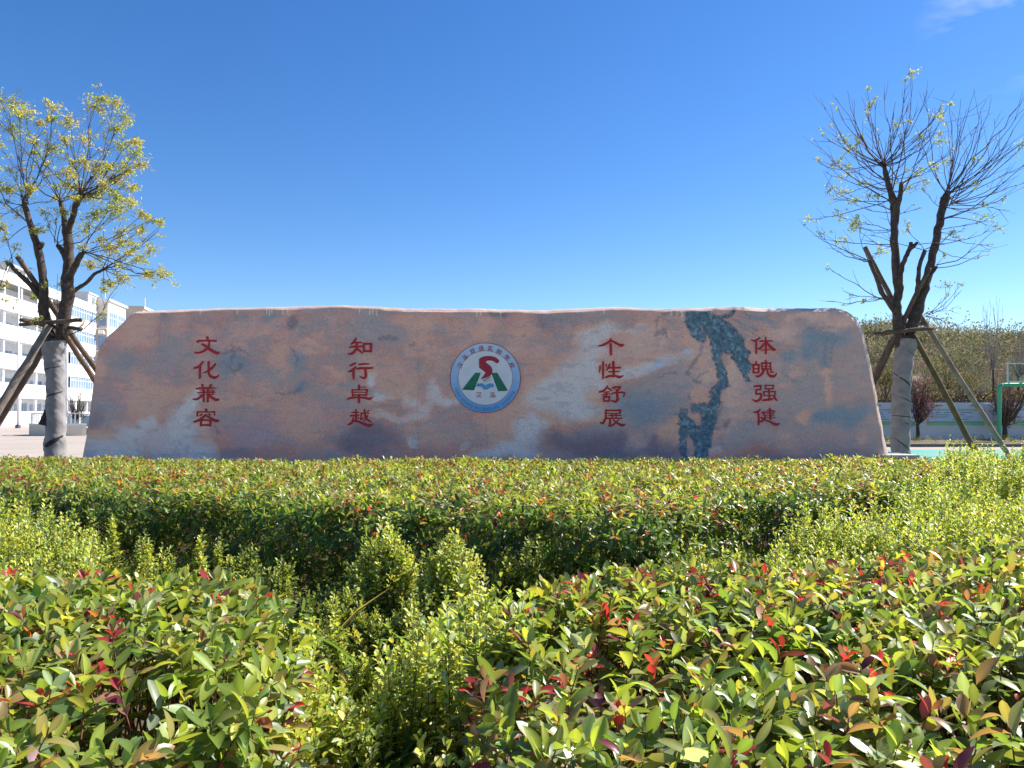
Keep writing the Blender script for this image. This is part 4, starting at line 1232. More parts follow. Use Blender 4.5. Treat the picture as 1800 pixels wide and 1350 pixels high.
edge = np.exp(-(sd/1.5)**2)*(.45+.55*sst(.4, .6, fbm(x*.2, y*.2, 211, 2)))
col = blend(col, CN['TD'], edge*.75)
thin = [[(1236,602,2),(1230,622,2),(1218,640,2.5),(1208,655,3),(1212,662,2)],[(1225,665,1.5),(1235,658,1.5),(1246,652,1.2)],[(1222,668,4),(1232,672,3)],
 [(1152,574,1.3),(1156,560,1.8),(1166,552,2.2),(1184,550,2.6),(1196,552,2)],[(1162,556,1.5),(1172,562,1.2),(1176,565,.8)],[(1156,585,4),(1166,580,4),(1170,590,3)],[(1152,590,1.4),(1153,578,1.4)],
 [(1200,722,.8),(1196,712,.6)],[(1190,730,1),(1202,724,2)],[(1212,718,1.4),(1222,706,1)],[(1190,655,1),(1175,655,1),(1160,664,1)],[(1210,690,1),(1214,705,1)],[(1262,732,1.4),(1272,708,1.2)],[(1264,752,2),(1250,762,1)],
 [(1400,672,1),(1388,665,1),(1372,655,.8)],[(1290,560,1.5),(1310,572,1.2),(1330,580,1.2)],[(1310,548,1.4),(1320,556,1.3),(1316,566,1)],[(1300,575,1),(1330,590,1)],
 [(384,622,1.5),(405,618,2.2),(420,612,1.2),(440,625,1)],[(405,600,1),(412,618,1.6),(408,640,2)],[(400,640,1),(412,655,2.4),(425,640,2)],
 [(480,690,1),(500,692,1.5),(520,690,2),(530,680,1)],[(506,568,2),(514,574,2.6),(522,566,1.4)],[(512,610,1.6),(520,628,1.6),(518,645,1)],
 [(669,596,4),(683,592,5),(696,597,4)],[(720,608,1.5),(728,605,1.8)],[(1450,640,1),(1452,612,1.2),(1448,600,1)],[(1460,640,1),(1463,610,1.2),(1470,598,1)],[(1456,600,.9),(1457,592,.9)],[(1408,583,1),(1425,578,1.2),(1445,576,1),(1465,577,.8)],
 [(855,545,1.2),(870,552,2),(885,556,1.2)],[(918,594,.8),(925,585,.8)],[(376,738,1),(382,752,1.2),(385,762,.8)]]
sdt = vein_sdf(thin)
col = blend(col, CN['K'], sst(1.4, -.8, sdt)*.42)
# wisps and grain
wis = fbm(x*.05+fx*.12, y*.20+fy*.12, 221, 4)
col = col*(1+.07*(wis-.5)[..., None])
col = blend(col, CN['B'], sst(.56, .74, fbm(x*.045+7+wx_*.02, y*.12+hy_*.06, 231, 4))*.28)
crk = np.abs(fbm(x*.045+11, y*.06, 241, 5)-.5)
col = blend(col, CN['K'], sst(.012, .0, crk)*.22*sst(.45, .6, n1))
gr = R.normal(0, 1, x.shape)
spk = fbm(x*.9, y*.9, 271, 3, .7)
col = col*(1+.035*gr[..., None]+.16*(spk-.5)[..., None])
for dx0, dl in ((469,7),(474,10),(478,6),(497,8),(505,5),(632,6),(650,9),(655,7),(662,9),(1180,7),(1190,6),(1199,9),(838,8),(845,6),(880,5),(1062,5),(1251,5),(352,5),(417,6)):
    col = blend(col, np.array([200., 190., 184.]), np.exp(-((x-dx0)/.9)**2)*sst(dl+2, dl-3, y-ytop[:, None])*.7)
# panel joints
for jx0, y0_, y1_ in ((735, 560, 812), (855, 712, 812), (648, 745, 812), (282, 545, 620)):
    wj = np.exp(-((x-jx0-1.5*np.sin(y*.05))/1.1)**2)*sst(y0_-8, y0_+8, y)*sst(y1_+8, y1_-8, y)
    col = blend(col, CN['D'], wj*.22)
def srgb_lin(c):
    c = np.clip(c/255.0, 0, 1)
    return np.where(c <= .04045, c/12.92, ((c+.055)/1.055)**2.4)
KST = np.array([2.95, 2.55, 2.02])          # stone reflectance against its look in open shade
stone = np.clip(srgb_lin(col)*KST, 0, .95)

# ---- mesh: front sheet, chamfer, back
nC, nR = PXg.shape
V = [VG.reshape(-1, 3)]; C = [stone.reshape(-1, 3)]
idx = np.arange(nC*nR).reshape(nC, nR)
Q = [np.stack([idx[:-1, :-1], idx[:-1, 1:], idx[1:, 1:], idx[1:, :-1]], -1).reshape(-1, 4)]
edge_pts_x = np.concatenate([np.full(nR, xs[0]), xs, np.full(nR, xs[-1])])
bx_ = xs+shiftf(xs)
rings = []
capcol = srgb_lin(np.array([[205, 178, 160]]))
off = nC*nR
prev = np.concatenate([idx[0, ::-1], idx[1:-1, 0], idx[-1, :]])
pxp = PXg.reshape(-1)[prev]; pyp = PYg.reshape(-1)[prev]
# outward offset in photo pixels for every rim vertex
tx_ = np.gradient(pxp); ty_ = np.gradient(pyp); ll = np.hypot(tx_, ty_)+1e-9
kk = np.ones(9)/9
nxo = np.convolve(np.pad(ty_/ll, 4, 'edge'), kk, 'valid'); nyo = np.convolve(np.pad(-tx_/ll, 4, 'edge'), kk, 'valid')
amt_px = np.interp(pxp, [144, 236, 500, 1300, 1470, 1500, 1557], [3.5, 5, 7.5, 7.5, 8, 9.5, 9.5])
amt_px = amt_px*(1+.35*(fbm(pxp*.03, pyp*.03, 250, 3)-.5))
levels = [(.12, .004), (.5, .030), (.85, .055), (1.0, .085), (1.0, .3), (.97, .5), (.8, .62), (.4, .68)]
for f, dY in levels:
    px_ = pxp+nxo*amt_px*f; py_ = pyp+nyo*amt_px*f
    rngp = Pn(px_, py_, MY+dY*0+0*px_)
    rngp[:, 1] = MY+dY+.01*(fbm(pxp*.05, pyp*.05+dY*20, 255, 2)-.5)
    V.append(rngp)
    cc = np.repeat(capcol, len(prev), 0)*(.82+.36*fbm(pxp*.05, pyp*.05+dY*9, 260, 3))[:, None]
    tint = fbm(pxp*.01, pyp*.01, 265, 2)[:, None]
    cc = cc*(1+np.array([[.10, 0, -.10]])*(tint-.5)*3)
    if f == .12: cc = cc*.5+stone.reshape(-1, 3)[prev]*.5
    C.append(np.clip(cc, 0, .8))
    cur = off+np.arange(len(prev)); off += len(prev)
    Q.append(np.stack([prev[:-1], prev[1:], cur[1:], cur[:-1]], -1))
    prev = cur
# back face: fan strip to the bottom line
bot = np.array([P(900, 905, MY).z])
back = V[-1].copy(); back[:, 2] = -.05
V.append(back); C.append(np.repeat(capcol, len(prev), 0)*.6)
cur = off+np.arange(len(prev))
Q.append(np.stack([prev[:-1], prev[1:], cur[1:], cur[:-1]], -1))
MO = Vector((0, MY+.3, 0))
mon = empty('stone_monument', MO, 'long carved stone wall in pink and grey with red Chinese characters and a round emblem', 'monument')
Vm = np.concatenate(V)-np.array(tuple(MO))
m_st = mat('painted_stone', (1, 1, 1), .6, .35, (60, .13, 10), (34, .45, .010), attr='Col')
add('stone', mesh_np('stone', Vm, Q, colors=np.concatenate(C), smooth=True), m_st, mon)
# plinth below, seen as a pale ledge at the right end
M_PLN = mat('plinth_stone', (.50, .46, .43), .85, .2, (4, .15, 6), (20, .3, .01))
pa = P(158, 803, MY); pb = P(1606, 803, MY)
pe_ = P(1548, 803, MY)
mb = MB(); mb.box((pa.x, MY-.10, 0), (pe_.x, MY+.8, .74)); mb.box((pe_.x, MY-.10, 0), (pb.x, MY+.8, .80)); mb.box((pe_.x-.02, MY-.12, .80), (pb.x+.03, MY+.82, .845))
mb.build('plinth', M_PLN, mon, MO)

# ---- carved characters: stroke centre lines with half widths, one list per character
K_ = 65/1009.0
CH = {}
def put(ch, ox_, oy_, strokes): CH[ch] = [[(ox_+a*K_, oy_+b*K_, r*K_) for a, b, r in s] for s in strokes]
put('文',330,585,[[(535,130,38),(545,210,32)],[(265,245,30),(320,220,30),(540,215,22),(770,220,26)],[(590,250,20),(570,370,34),(540,420,34),(430,500,30),(320,540,28),(200,540,24)],[(400,310,28),(480,360,36),(560,420,38),(680,500,42),(790,550,42),(865,530,20)]])
put('化',330,585,[[(415,795,28),(350,870,28),(290,930,34),(180,960,26)],[(335,920,34),(330,1100,34),(330,1225,30)],[(570,800,32),(572,1000,32),(580,1120,36),(630,1190,38),(720,1220,40),(800,1200,30),(850,1150,14)],[(750,860,30),(660,960,32),(560,1040,28),(430,1090,14)]])
put('兼',330,670,[[(400,110,36),(420,170,26)],[(635,110,34),(600,170,22)],[(240,205,24),(400,185,26),(600,185,22),(780,190,12)],[(330,245,15),(500,240,13),(700,245,15)],[(270,320,19),(400,305,20),(600,300,20),(740,300,16)],[(310,375,13),(480,358,12),(680,358,16)],[(690,245,20),(690,360,18)],[(430,190,29),(435,400,31),(435,555,28)],[(550,190,29),(548,400,33),(545,555,31)],[(400,390,30),(320,450,30),(240,495,30),(160,490,24)],[(600,400,30),(680,460,38),(770,505,42),(835,500,28)]])
put('容',330,670,[[(505,780,38),(500,830,28)],[(270,835,22),(400,840,18),(500,838,20),(620,840,18),(730,830,24)],[(265,840,26),(262,940,24)],[(730,830,22),(735,930,16)],[(385,900,20),(335,940,16)],[(560,895,16),(610,925,22)],[(490,915,24),(420,980,32),(330,1050,34),(230,1095,32),(165,1105,20)],[(490,935,20),(590,985,28),(700,1050,38),(790,1085,40),(850,1060,16)],[(365,1080,34),(360,1215,26)],[(620,1080,32),(618,1215,28)],[(380,1060,22),(620,1060,22)],[(370,1195,26),(620,1195,26)]])
put('知',600,585,[[(390,150,22),(380,200,32),(330,260,34),(265,310,20)],[(350,265,22),(450,265,24),(550,268,20)],[(230,395,22),(320,375,28),(440,375,28),(560,372,26)],[(415,290,36),(415,400,36),(380,480,36),(310,550,36),(240,580,28),(175,560,14)],[(440,440,30),(500,490,28),(580,560,16)],[(612,300,32),(612,500,32)],[(808,300,36),(808,500,36)],[(610,300,30),(820,300,30)],[(620,500,30),(800,500,30)]])
put('行',600,585,[[(390,820,22),(320,860,30),(245,895,28)],[(395,930,22),(330,990,36),(260,1040,34),(200,1055,22)],[(330,1020,34),(332,1150,36),(330,1260,20)],[(485,865,22),(600,850,26),(750,848,18)],[(435,985,24),(520,965,32),(700,965,30),(850,955,24)],[(650,970,34),(665,1100,36),(660,1200,38),(610,1235,32),(540,1210,22),(505,1180,10)]])
put('卓',600,670,[[(480,120,34),(482,230,32)],[(500,165,14),(670,163,12)],[(290,235,20),(500,238,18),(710,228,20)],[(295,235,26),(310,395,22)],[(700,235,28),(680,385,26)],[(330,300,15),(660,300,15)],[(300,380,20),(480,372,18),(680,375,20)],[(180,485,26),(260,455,28),(480,440,22),(640,455,30),(770,480,34),(850,430,12)],[(482,380,38),(482,570,34)]])
put('越',600,670,[[(395,780,22),(400,900,28),(400,1060,28)],[(290,855,18),(400,850,18),(470,850,18)],[(250,942,22),(380,935,22),(480,925,18)],[(430,1005,20),(470,1005,16)],[(320,990,14),(315,1070,30),(260,1150,30),(190,1180,24)],[(320,1080,26),(440,1095,32),(560,1140,32),(680,1190,42),(780,1210,38),(870,1165,12)],[(635,780,24),(640,880,26),(670,990,28),(740,1070,26),(800,1100,20)],[(540,880,20),(640,870,16),(760,880,14)],[(545,870,20),(540,960,20),(525,1050,20)],[(525,1050,20),(590,1020,14),(640,980,12)],[(750,800,18),(710,835,14)],[(720,930,18),(680,1020,20),(600,1095,14)]])
put('个',1040,585,[[(520,165,24),(500,230,34),(400,290,34),(300,335,32),(200,355,20),(175,335,8)],[(530,220,28),(630,260,34),(740,320,36),(820,345,42),(875,315,14)],[(520,310,34),(525,450,36),(525,590,34)]])
put('性',1040,585,[[(230,905,22),(225,1000,24),(205,1080,12)],[(312,800,30),(312,1000,32),(310,1240,26)],[(400,865,22),(400,930,16)],[(495,860,24),(460,940,30),(400,1025,16)],[(480,955,26),(600,955,22),(785,950,24)],[(465,1065,18),(600,1058,20),(750,1056,18)],[(590,800,38),(600,1000,36),(600,1180,36)],[(385,1215,26),(480,1180,32),(640,1175,30),(760,1205,38),(870,1165,12)]])
put('舒',1040,670,[[(430,135,22),(380,210,28),(300,270,28),(215,295,28)],[(440,180,20),(500,225,26),(545,260,16)],[(330,300,15),(480,295,15)],[(285,375,14),(400,348,18),(500,350,14)],[(405,300,24),(405,420,22)],[(330,425,26),(490,425,24)],[(330,430,28),(335,540,24)],[(485,430,26),(480,540,26)],[(340,538,22),(480,540,24)],[(575,195,22),(640,160,24),(790,165,26)],[(780,165,26),(720,240,26),(650,220,16)],[(545,345,20),(640,315,24),(760,305,24),(880,310,24),(890,360,22),(865,430,14)],[(690,260,34),(700,400,36),(705,500,38),(660,555,34),(590,550,24),(535,520,14)]])
put('展',1040,670,[[(385,790,26),(385,980,30),(350,1080,32),(290,1150,32),(230,1120,12)],[(385,795,26),(580,800,22),(790,795,26)],[(780,795,28),(775,880,22)],[(400,878,16),(590,875,14),(780,878,16)],[(470,940,18),(620,930,16),(800,938,16)],[(420,1012,20),(600,1012,18),(820,1012,18)],[(560,900,18),(560,1000,18)],[(670,900,20),(670,1000,18)],[(500,1020,24),(500,1130,28),(480,1215,30)],[(480,1215,28),(560,1200,28),(650,1140,22),(730,1060,18)],[(590,1060,18),(660,1110,24),(750,1170,34),(850,1200,36),(920,1170,14)]])
put('体',1310,585,[[(390,135,20),(320,190,26),(230,215,26),(160,190,14)],[(300,200,30),(298,400,30),(298,555,26)],[(400,230,24),(550,222,22),(735,222,20)],[(555,130,24),(562,350,32),(562,565,28)],[(530,280,22),(450,380,32),(390,435,30),(330,430,14)],[(590,270,28),(680,370,38),(770,455,42),(835,450,14)],[(445,475,16),(560,465,16),(670,462,16)]])
put('魄',1310,585,[[(300,790,22),(285,860,30)],[(210,875,28),(380,870,22)],[(220,880,30),(225,1080,30)],[(370,870,26),(365,1080,26)],[(240,985,17),(360,975,17)],[(230,1085,24),(370,1085,24)],[(560,760,26),(560,830,30)],[(440,830,22),(700,825,22)],[(450,840,24),(460,1010,20)],[(690,830,26),(685,1000,24)],[(460,912,12),(690,912,12)],[(460,985,16),(690,980,16)],[(572,830,26),(565,980,26)],[(520,980,28),(480,1080,34),(410,1160,34),(340,1190,30),(280,1170,14)],[(600,990,26),(610,1080,30),(660,1160,36),(760,1190,40),(830,1150,26),(850,1100,12)],[(720,1010,18),(690,1070,18),(760,1075,20)]])
put('强',1310,670,[[(250,140,26),(330,130,28),(430,125,26)],[(425,120,26),(420,230,24)],[(300,230,24),(420,228,24)],[(300,230,26),(295,345,24)],[(295,350,24),(430,350,28),(430,440,32),(380,510,34),(300,545,30),(230,520,20),(195,495,8)],[(540,115,20),(770,115,20)],[(545,120,20),(555,210,20)],[(765,120,20),(755,210,20)],[(550,210,20),(760,210,20)],[(650,220,26),(655,380,24),(655,490,26)],[(500,285,20),(820,285,20)],[(510,290,24),(520,400,20)],[(815,285,22),(810,400,20)],[(510,395,16),(810,395,16)],[(480,520,24),(600,510,32),(700,500,28),(800,460,14)],[(790,430,26),(840,500,26),(880,530,12)]])
put('健',1310,670,[[(410,770,20),(340,830,28),(240,850,22)],[(350,840,30),(365,1000,30),(362,1180,28)],[(450,860,22),(530,840,22)],[(530,845,20),(490,920,20)],[(490,920,16),(545,935,20),(510,1040,26),(440,1100,26),(400,1100,14)],[(430,990,20),(490,1020,22),(580,1070,26),(700,1120,28),(800,1170,42),(880,1180,34),(935,1155,12)],[(670,750,28),(685,900,30),(690,1040,30)],[(590,795,13),(760,795,13)],[(540,850,14),(830,825,14)],[(775,795,14),(775,900,13)],[(580,892,12),(770,887,12)],[(570,945,11),(790,940,11)],[(570,1000,13),(820,995,13)]])

M_RED = mat('red_letter_paint', (.55, .024, .034), .55, .35, (30, .25, 5), (60, .3, .003))
def sdf_mesh(strokes, step=.28, relief=.013):
    """marching squares over the union of brush strokes; px units -> world on the stone"""
    pts = [catmull(s, 7) for s in strokes]
    allp = np.concatenate(pts)
    x0, y0 = allp[:, 0].min()-4, allp[:, 1].min()-4
    x1, y1 = allp[:, 0].max()+4, allp[:, 1].max()+4
    gx = np.arange(x0, x1, step); gy = np.arange(y0, y1, step)
    XX, YY = np.meshgrid(gx, gy, indexing='ij')
    d = np.full(XX.shape, -1e9)
    for p in pts:
        for a, b in zip(p[:-1], p[1:]):
            dx, dy = b[0]-a[0], b[1]-a[1]
            t = np.clip(((XX-a[0])*dx+(YY-a[1])*dy)/(dx*dx+dy*dy+1e-9), 0, 1)
            d = np.maximum(d, a[2]+(b[2]-a[2])*t-np.hypot(XX-a[0]-t*dx, YY-a[1]-t*dy))
    d = d*1.02+.10*(fbm(XX*.9, YY*.9, 300, 2)-.5)
    verts = []; tris = []; cache = {}
    def gv(i, j):
        k = ('g', i, j)
        if k not in cache:
            cache[k] = len(verts); verts.append((gx[i], gy[j], d[i, j]))
        return cache[k]
    def ev(i, j, i2, j2):
        k = (i, j, i2, j2) if (i, j) < (i2, j2) else (i2, j2, i, j)
        if k not in cache:
            a, b = d[k[0], k[1]], d[k[2], k[3]]
            t = a/(a-b)
            cache[k] = len(verts); verts.append((gx[k[0]]+(gx[k[2]]-gx[k[0]])*t, gy[k[1]]+(gy[k[3]]-gy[k[1]])*t, 0.0))
        return cache[k]
    ins = d > 0
    anyc = ins[:-1, :-1] | ins[1:, :-1] | ins[1:, 1:] | ins[:-1, 1:]
    for i, j in zip(*np.nonzero(anyc)):
        cs = [(i, j), (i+1, j), (i+1, j+1), (i, j+1)]
        loop = []
        for k in range(4):
            a = cs[k]; b = cs[(k+1) % 4]
            if ins[a]: loop.append(gv(*a))
            if ins[a] != ins[b]: loop.append(ev(*a, *b))
        for k in range(1, len(loop)-1): tris.append((loop[0], loop[k], loop[k+1]))
    v = np.array(verts)
    yoff = relief*np.sqrt(np.clip(v[:, 2]/1.1, 0, 1))
    base_y = MY+.035*(fbm(v[:, 0]*.012, v[:, 1]*.016, 90, 3)-.5)+.006*(fbm(v[:, 0]*.11, v[:, 1]*.13, 95, 3)-.5)
    W = Pn(v[:, 0], v[:, 1], base_y)
    W[:, 1] = base_y-.0035-yoff
    return W, np.array(tris)
for ch, st in CH.items():
    W, T = sdf_mesh(st)
    me = mesh_np('character', W-np.array(tuple(MO)), [T], smooth=True)
    o = add('character', me, M_RED, mon)
    o['label'] = 'red carved character '+ch

# ---- round emblem
EC = (853.2, 664.2)
def stone_y(px, py): return float(MY+.035*(fbm(np.array([px*.012]), np.array([py*.016]), 90, 3)[0]-.5))
ey = stone_y(*EC)-.012
EW = P(EC[0], EC[1], ey); SC = ey/F

def E(zx, zy, dy=0.0):
    return (EW.x+(zx-738)/7.94*SC, EW.y+dy, EW.z-(zy-670)/7.94*SC)
def disc(r_px, r_in, dy, n=96):
    r1 = r_px*SC; r0 = r_in*SC
    vs = []
    for i in range(n):
        a = 2*math.pi*i/n
        vs.append((EW.x+r1*math.cos(a), EW.y+dy, EW.z+r1*math.sin(a)))
        vs.append((EW.x+r0*math.cos(a), EW.y+dy, EW.z+r0*math.sin(a)))
    q_ = [[2*i, 2*((i+1) % n), 2*((i+1) % n)+1, 2*i+1] for i in range(n)]
    return np.array(vs), np.array(q_)
MOn = np.array(tuple(MO))
M_EMR = mat('emblem_red_paint', (.42, .022, .04), .5, .35, (30, .2))
M_EMW = mat('emblem_white_paint', (.80, .78, .80), .5, .35, (6, .06, 8), (30, .2, .003))
M_EMG = mat('emblem_green_paint', (.015, .17, .10), .5, .35, (14, .35, 6))
M_EMB = mat('emblem_blue_paint', (.12, .33, .60), .5, .35, (12, .2, 6))
M_RING = mat('emblem_ring_paint', (1, 1, 1), .5, .35, (10, .08, 6), attr='Col')
M_LET = mat('emblem_letter_blue', (.12, .27, .48), .5, .35)
v_, q_ = disc(62.0, 0.01, 0.004)
emb = add('emblem', mesh_np('emblem', v_-MOn, [q_]), M_EMR, mon)
emb['label'] = 'round blue and white school emblem with a red S over a green A'
v_, q_ = disc(61.0, 48.2, 0.002)
tt = np.clip((v_[:, 2]-EW.z)/(61*SC)*.5+.5, 0, 1)[:, None]
cc = np.array([[.13, .40, .78]])*(1-tt)+np.array([[.60, .70, .84]])*tt
add('ring', mesh_np('ring', v_-MOn, [q_], colors=cc), M_RING, emb)
v_, q_ = disc(47.5, 0.01, 0.0)
add('disc', mesh_np('disc', v_-MOn, [q_]), M_EMW, emb)
def flat(name, pts, m, dy, label=None):
    bm = bmesh.new()
    vs = [bm.verts.new(Vector(E(a, b, dy))-MO) for a, b in pts]
    f = bm.faces.new(vs)
    bmesh.ops.triangulate(bm, faces=[f])
    bmesh.ops.recalc_face_normals(bm, faces=bm.faces)
    me = bpy.data.meshes.new(name); bm.to_mesh(me); bm.free()
    o = add(name, me, m, emb)
    return o
S_ST = [[(760+a/7.94, 580+b/7.94, r/7.94) for a, b, r in [(902,436,30),(862,408,31),(800,396,32),(740,404,36),(692,440,52),(690,480,56),(740,520,58),(782,560,56),(786,600,42),(750,635,28),(712,664,13),(684,684,4)]]]
flat('green_stripe', [(595,598),(675,598),(628,722),(580,845),(412,835)], M_EMG, -.002)
flat('green_stripe', [(820,600),(905,597),(1055,850),(915,857)], M_EMG, -.002)
bk = catmull([(625,750),(690,746),(716,756),(738,772),(760,758),(800,746),(850,752)], 3).tolist()+[(860,800)]+catmull([(812,802),(770,830),(738,834),(718,832),(680,797),(650,790),(608,794)], 3).tolist()
flat('book', bk, M_EMB, -.0035)
W, T = sdf_mesh(S_ST, .18)
W[:, 1] = ey-.005
add('letter_shape', mesh_np('letter_shape', W-MOn, [T]), M_EMR, emb)
M_YL = mat('emblem_yellow_paint', (.40, .34, .12), .5, .3)
M_DG = mat('emblem_dark_line', (.12, .12, .16), .5, .3)
for (a, b, c_, d_, mm) in ((690,688,812,640,M_YL),(700,705,800,655,M_EMR),(705,712,818,650,M_EMG),(715,722,800,672,M_YL),(725,735,818,692,M_DG)):
    flat('page_line', [(a,b),(c_,d_),(c_,d_+5),(a,b+6)], mm, -.003)

def text_mesh(ch, size, bold=0.0):
    cu = bpy.data.curves.new('lettering', 'FONT')
    cu.body = ch; cu.size = size; cu.align_x = 'CENTER'; cu.align_y = 'CENTER'; cu.offset = bold
    cu.resolution_u = 2
    o = bpy.data.objects.new('lettering_src', cu); COL.objects.link(o)
    dg = bpy.context.evaluated_depsgraph_get()
    me = bpy.data.meshes.new_from_object(o.evaluated_get(dg))
    bpy.data.objects.remove(o, do_unlink=True); bpy.data.curves.remove(cu)
    v = np.array([tuple(q.co) for q in me.vertices]); f = [list(p.vertices) for p in me.polygons]
    bpy.data.meshes.remove(me)
    return v, f
def lettering(chars, m, name, dy):
    bm = bmesh.new()
    for ch, zx, zy, ang, size, bold in chars:
        v, f = text_mesh(ch, size/7.94*SC, bold)
        if not len(v): continue
        cxy = (v[:, :2].min(0)+v[:, :2].max(0))/2
        ce = E(zx, zy, dy)
        ca, sa = math.cos(ang), math.sin(ang)
        vs = []
        for q in v:
            a, b = q[0]-cxy[0], q[1]-cxy[1]
            vs.append(bm.verts.new(Vector((ce[0]+a*ca-b*sa, ce[1], ce[2]+a*sa+b*ca))-MO))
        for ff in f:
            try: bm.faces.new([vs[i] for i in ff])
            except ValueError: pass
    me = bpy.data.meshes.new(name); bm.to_mesh(me); bm.free()
    return add(name, me, m, emb)
pos = [(385,497),(455,382),(560,300),(680,262),(806,258),(930,306),(1037,385),(1108,495)]
cl = []
for ch, (zx, zy) in zip('汉泓双语实验学校', pos):
    a = math.atan2(zy-670, zx-738)
    cl.append((ch, zx, zy, -(a+math.pi/2), 82, .0006))
lettering(cl, M_EMR, 'lettering', -.003)
lettering([('汉', 645, 906, 0, 86, .0008), ('泓', 840, 908, 0, 86, .0008)], M_EMR, 'lettering', -.003)
txt = 'HAN HONG BILINGUAL SCHOOL'
cl = []
a0, a1 = rad(161), rad(23)       # screen angles, measured downwards from the right
wd = {'I': .5, ' ': .55, 'M': 1.2, 'L': .85, 'B': .95, 'S': .9}
ws_ = [wd.get(c, 1.0) for c in txt]; tot = sum(ws_); acc = 0
for c_, w_ in zip(txt, ws_):
    a = a0+(a1-a0)*(acc+w_/2)/tot; acc += w_
    if c_ == ' ': continue
    cl.append((c_, 738+437*math.cos(a), 670+437*math.sin(a), -(a-math.pi/2), 66, .0015))
lettering(cl, M_LET, 'lettering', -.001)

# ================================================================== HEDGES
def g8(px, py, z=.8):
    p = G(px, py, z); return (p.x, p.y)
def sample_poly(poly, density):
    pl_ = np.array(poly); lo = pl_.min(0); hi = pl_.max(0)
    n = int((hi-lo).prod()*density)
    x = R.uniform(lo[0], hi[0], n); y = R.uniform(lo[1], hi[1], n)
    k = in_poly(x, y, poly)
    return x[k], y[k]
def sample_edge(line, density, z0, z1):
    out = []
    for a, b in zip(line[:-1], line[1:]):
        a = np.array(a); b = np.array(b); ln = np.linalg.norm(b-a)
        n = int(ln*(z1-z0)*density)
        t = R.random(n)[:, None]
        p = a+(b-a)*t
        nv = np.array([(b-a)[1], -(b-a)[0]])/ln
        out.append(np.concatenate([p, R.uniform(z0, z1, n)[:, None], np.tile(nv, (n, 1))], 1))
    return np.concatenate(out)

def stems_mesh(name, tip, d, length, r0, r1):
    n = len(tip)
    K = 4
    t = np.linspace(0, 1, K)[None, :, None]
    down = np.stack([R.normal(0, .22, n), R.normal(0, .22, n), -np.ones(n)], 1)
    dd = -d[:, None, :]*(1-t)+down[:, None, :]*t
    Pn_ = tip[:, None, :]+np.cumsum(np.concatenate([np.zeros((n, 1, 3)), dd[:, 1:, :]*(length[:, None, None]/(K-1))], 1), 1)
    Rn_ = np.linspace(r0, r1, K)[None, :]*R.uniform(.7, 1.3, (n, 1))
    V, q = tubes_batch(Pn_, Rn_, 3)
    return mesh_np(name, V, [q], smooth=True)

# ---- the deep hedge in front of the stone
front = [(-420, 848), (-100, 850), (0, 858), (150, 862), (300, 868), (450, 880), (560, 886), (650, 892), (780, 888), (900, 892), (1050, 905), (1150, 908), (1230, 890), (1320, 874), (1450, 866), (1560, 858), (1640, 838)]
fline = [g8(a, b, .82) for a, b in front]
poly = fline+[(6.6, 8.6), (7.2, 10.75), (-9.6, 10.85)]
HH = .835
def hedge_z(x, y, h, poly, sh=.10):
    e = edge_dist(x, y, poly)
    return h+.05*(fbm(x*.9, y*.9, 400, 3)-.5)*2-sh*np.exp(-e/.09)
x, y = sample_poly(poly, 205)
z = hedge_z(x, y, HH, poly)+.05*(fbm(x*3.1, y*3.1, 405, 3)-.5)*2
dep = np.where(R.random(len(x)) < .3, R.exponential(.10, len(x)), R.normal(0, .016, len(x)))
tall = R.random(len(x)) < .02
z = z-dep+tall*R.uniform(.02, .07, len(x))
d = np.stack([R.normal(0, .38, len(x)), R.normal(0, .38, len(x)), np.ones(len(x))], 1)
e = sample_edge(fline, 440, .05, HH-.03)
inn = np.where(R.random(len(e)) < .4, R.uniform(.1, .55, len(e)), R.exponential(.06, len(e)))
pe = np.stack([e[:, 0]-e[:, 3]*(inn-.03), e[:, 1]-e[:, 4]*(inn-.03), e[:, 2]], 1)
pe[:, 0] += e[:, 3]*.09*(fbm(e[:, 0]*1.6, e[:, 2]*3, 410, 3)-.5)*2; pe[:, 1] += e[:, 4]*.40*(fbm(e[:, 0]*1.6, e[:, 2]*3, 410, 3)-.5)*2
thin = R.random(len(e)) < np.interp(e[:, 2], [.05, .4, .8], [.75, .9, 1])
pe, e = pe[thin], e[thin]
de = np.stack([e[:, 3]+R.normal(0, .4, len(e)), e[:, 4]+R.normal(0, .3, len(e)), R.uniform(.1, .9, len(e))], 1)
pos_t = np.stack([x, y, z], 1)
bh_o = (0, 8, 0)
bh = empty('photinia_hedge', bh_o, 'broad clipped red tipped hedge running right across in front of the carved stone', 'hedge', 'red tipped photinia hedges')
dt = photinia(pos_t-np.array(bh_o), d, .080, 6, .17)
o = add('foliage', foliage_mesh('hedge_top_foliage', T_LO, dt), M_PHO, bh); o['kind'] = 'stuff'
dt = list(photinia(pe-np.array(bh_o), de, .074, 7, .05, True))  # front face leaves coloured darker to stand in for shade
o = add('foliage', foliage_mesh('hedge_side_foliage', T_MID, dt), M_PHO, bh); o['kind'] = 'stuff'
o = add('stems', stems_mesh('hedge_stems', pe[::2]-np.array(bh_o), nrm(de[::2]), R.uniform(.15, .35, len(pe[::2])), .0015, .004), M_TWIG, bh); o['kind'] = 'stuff'

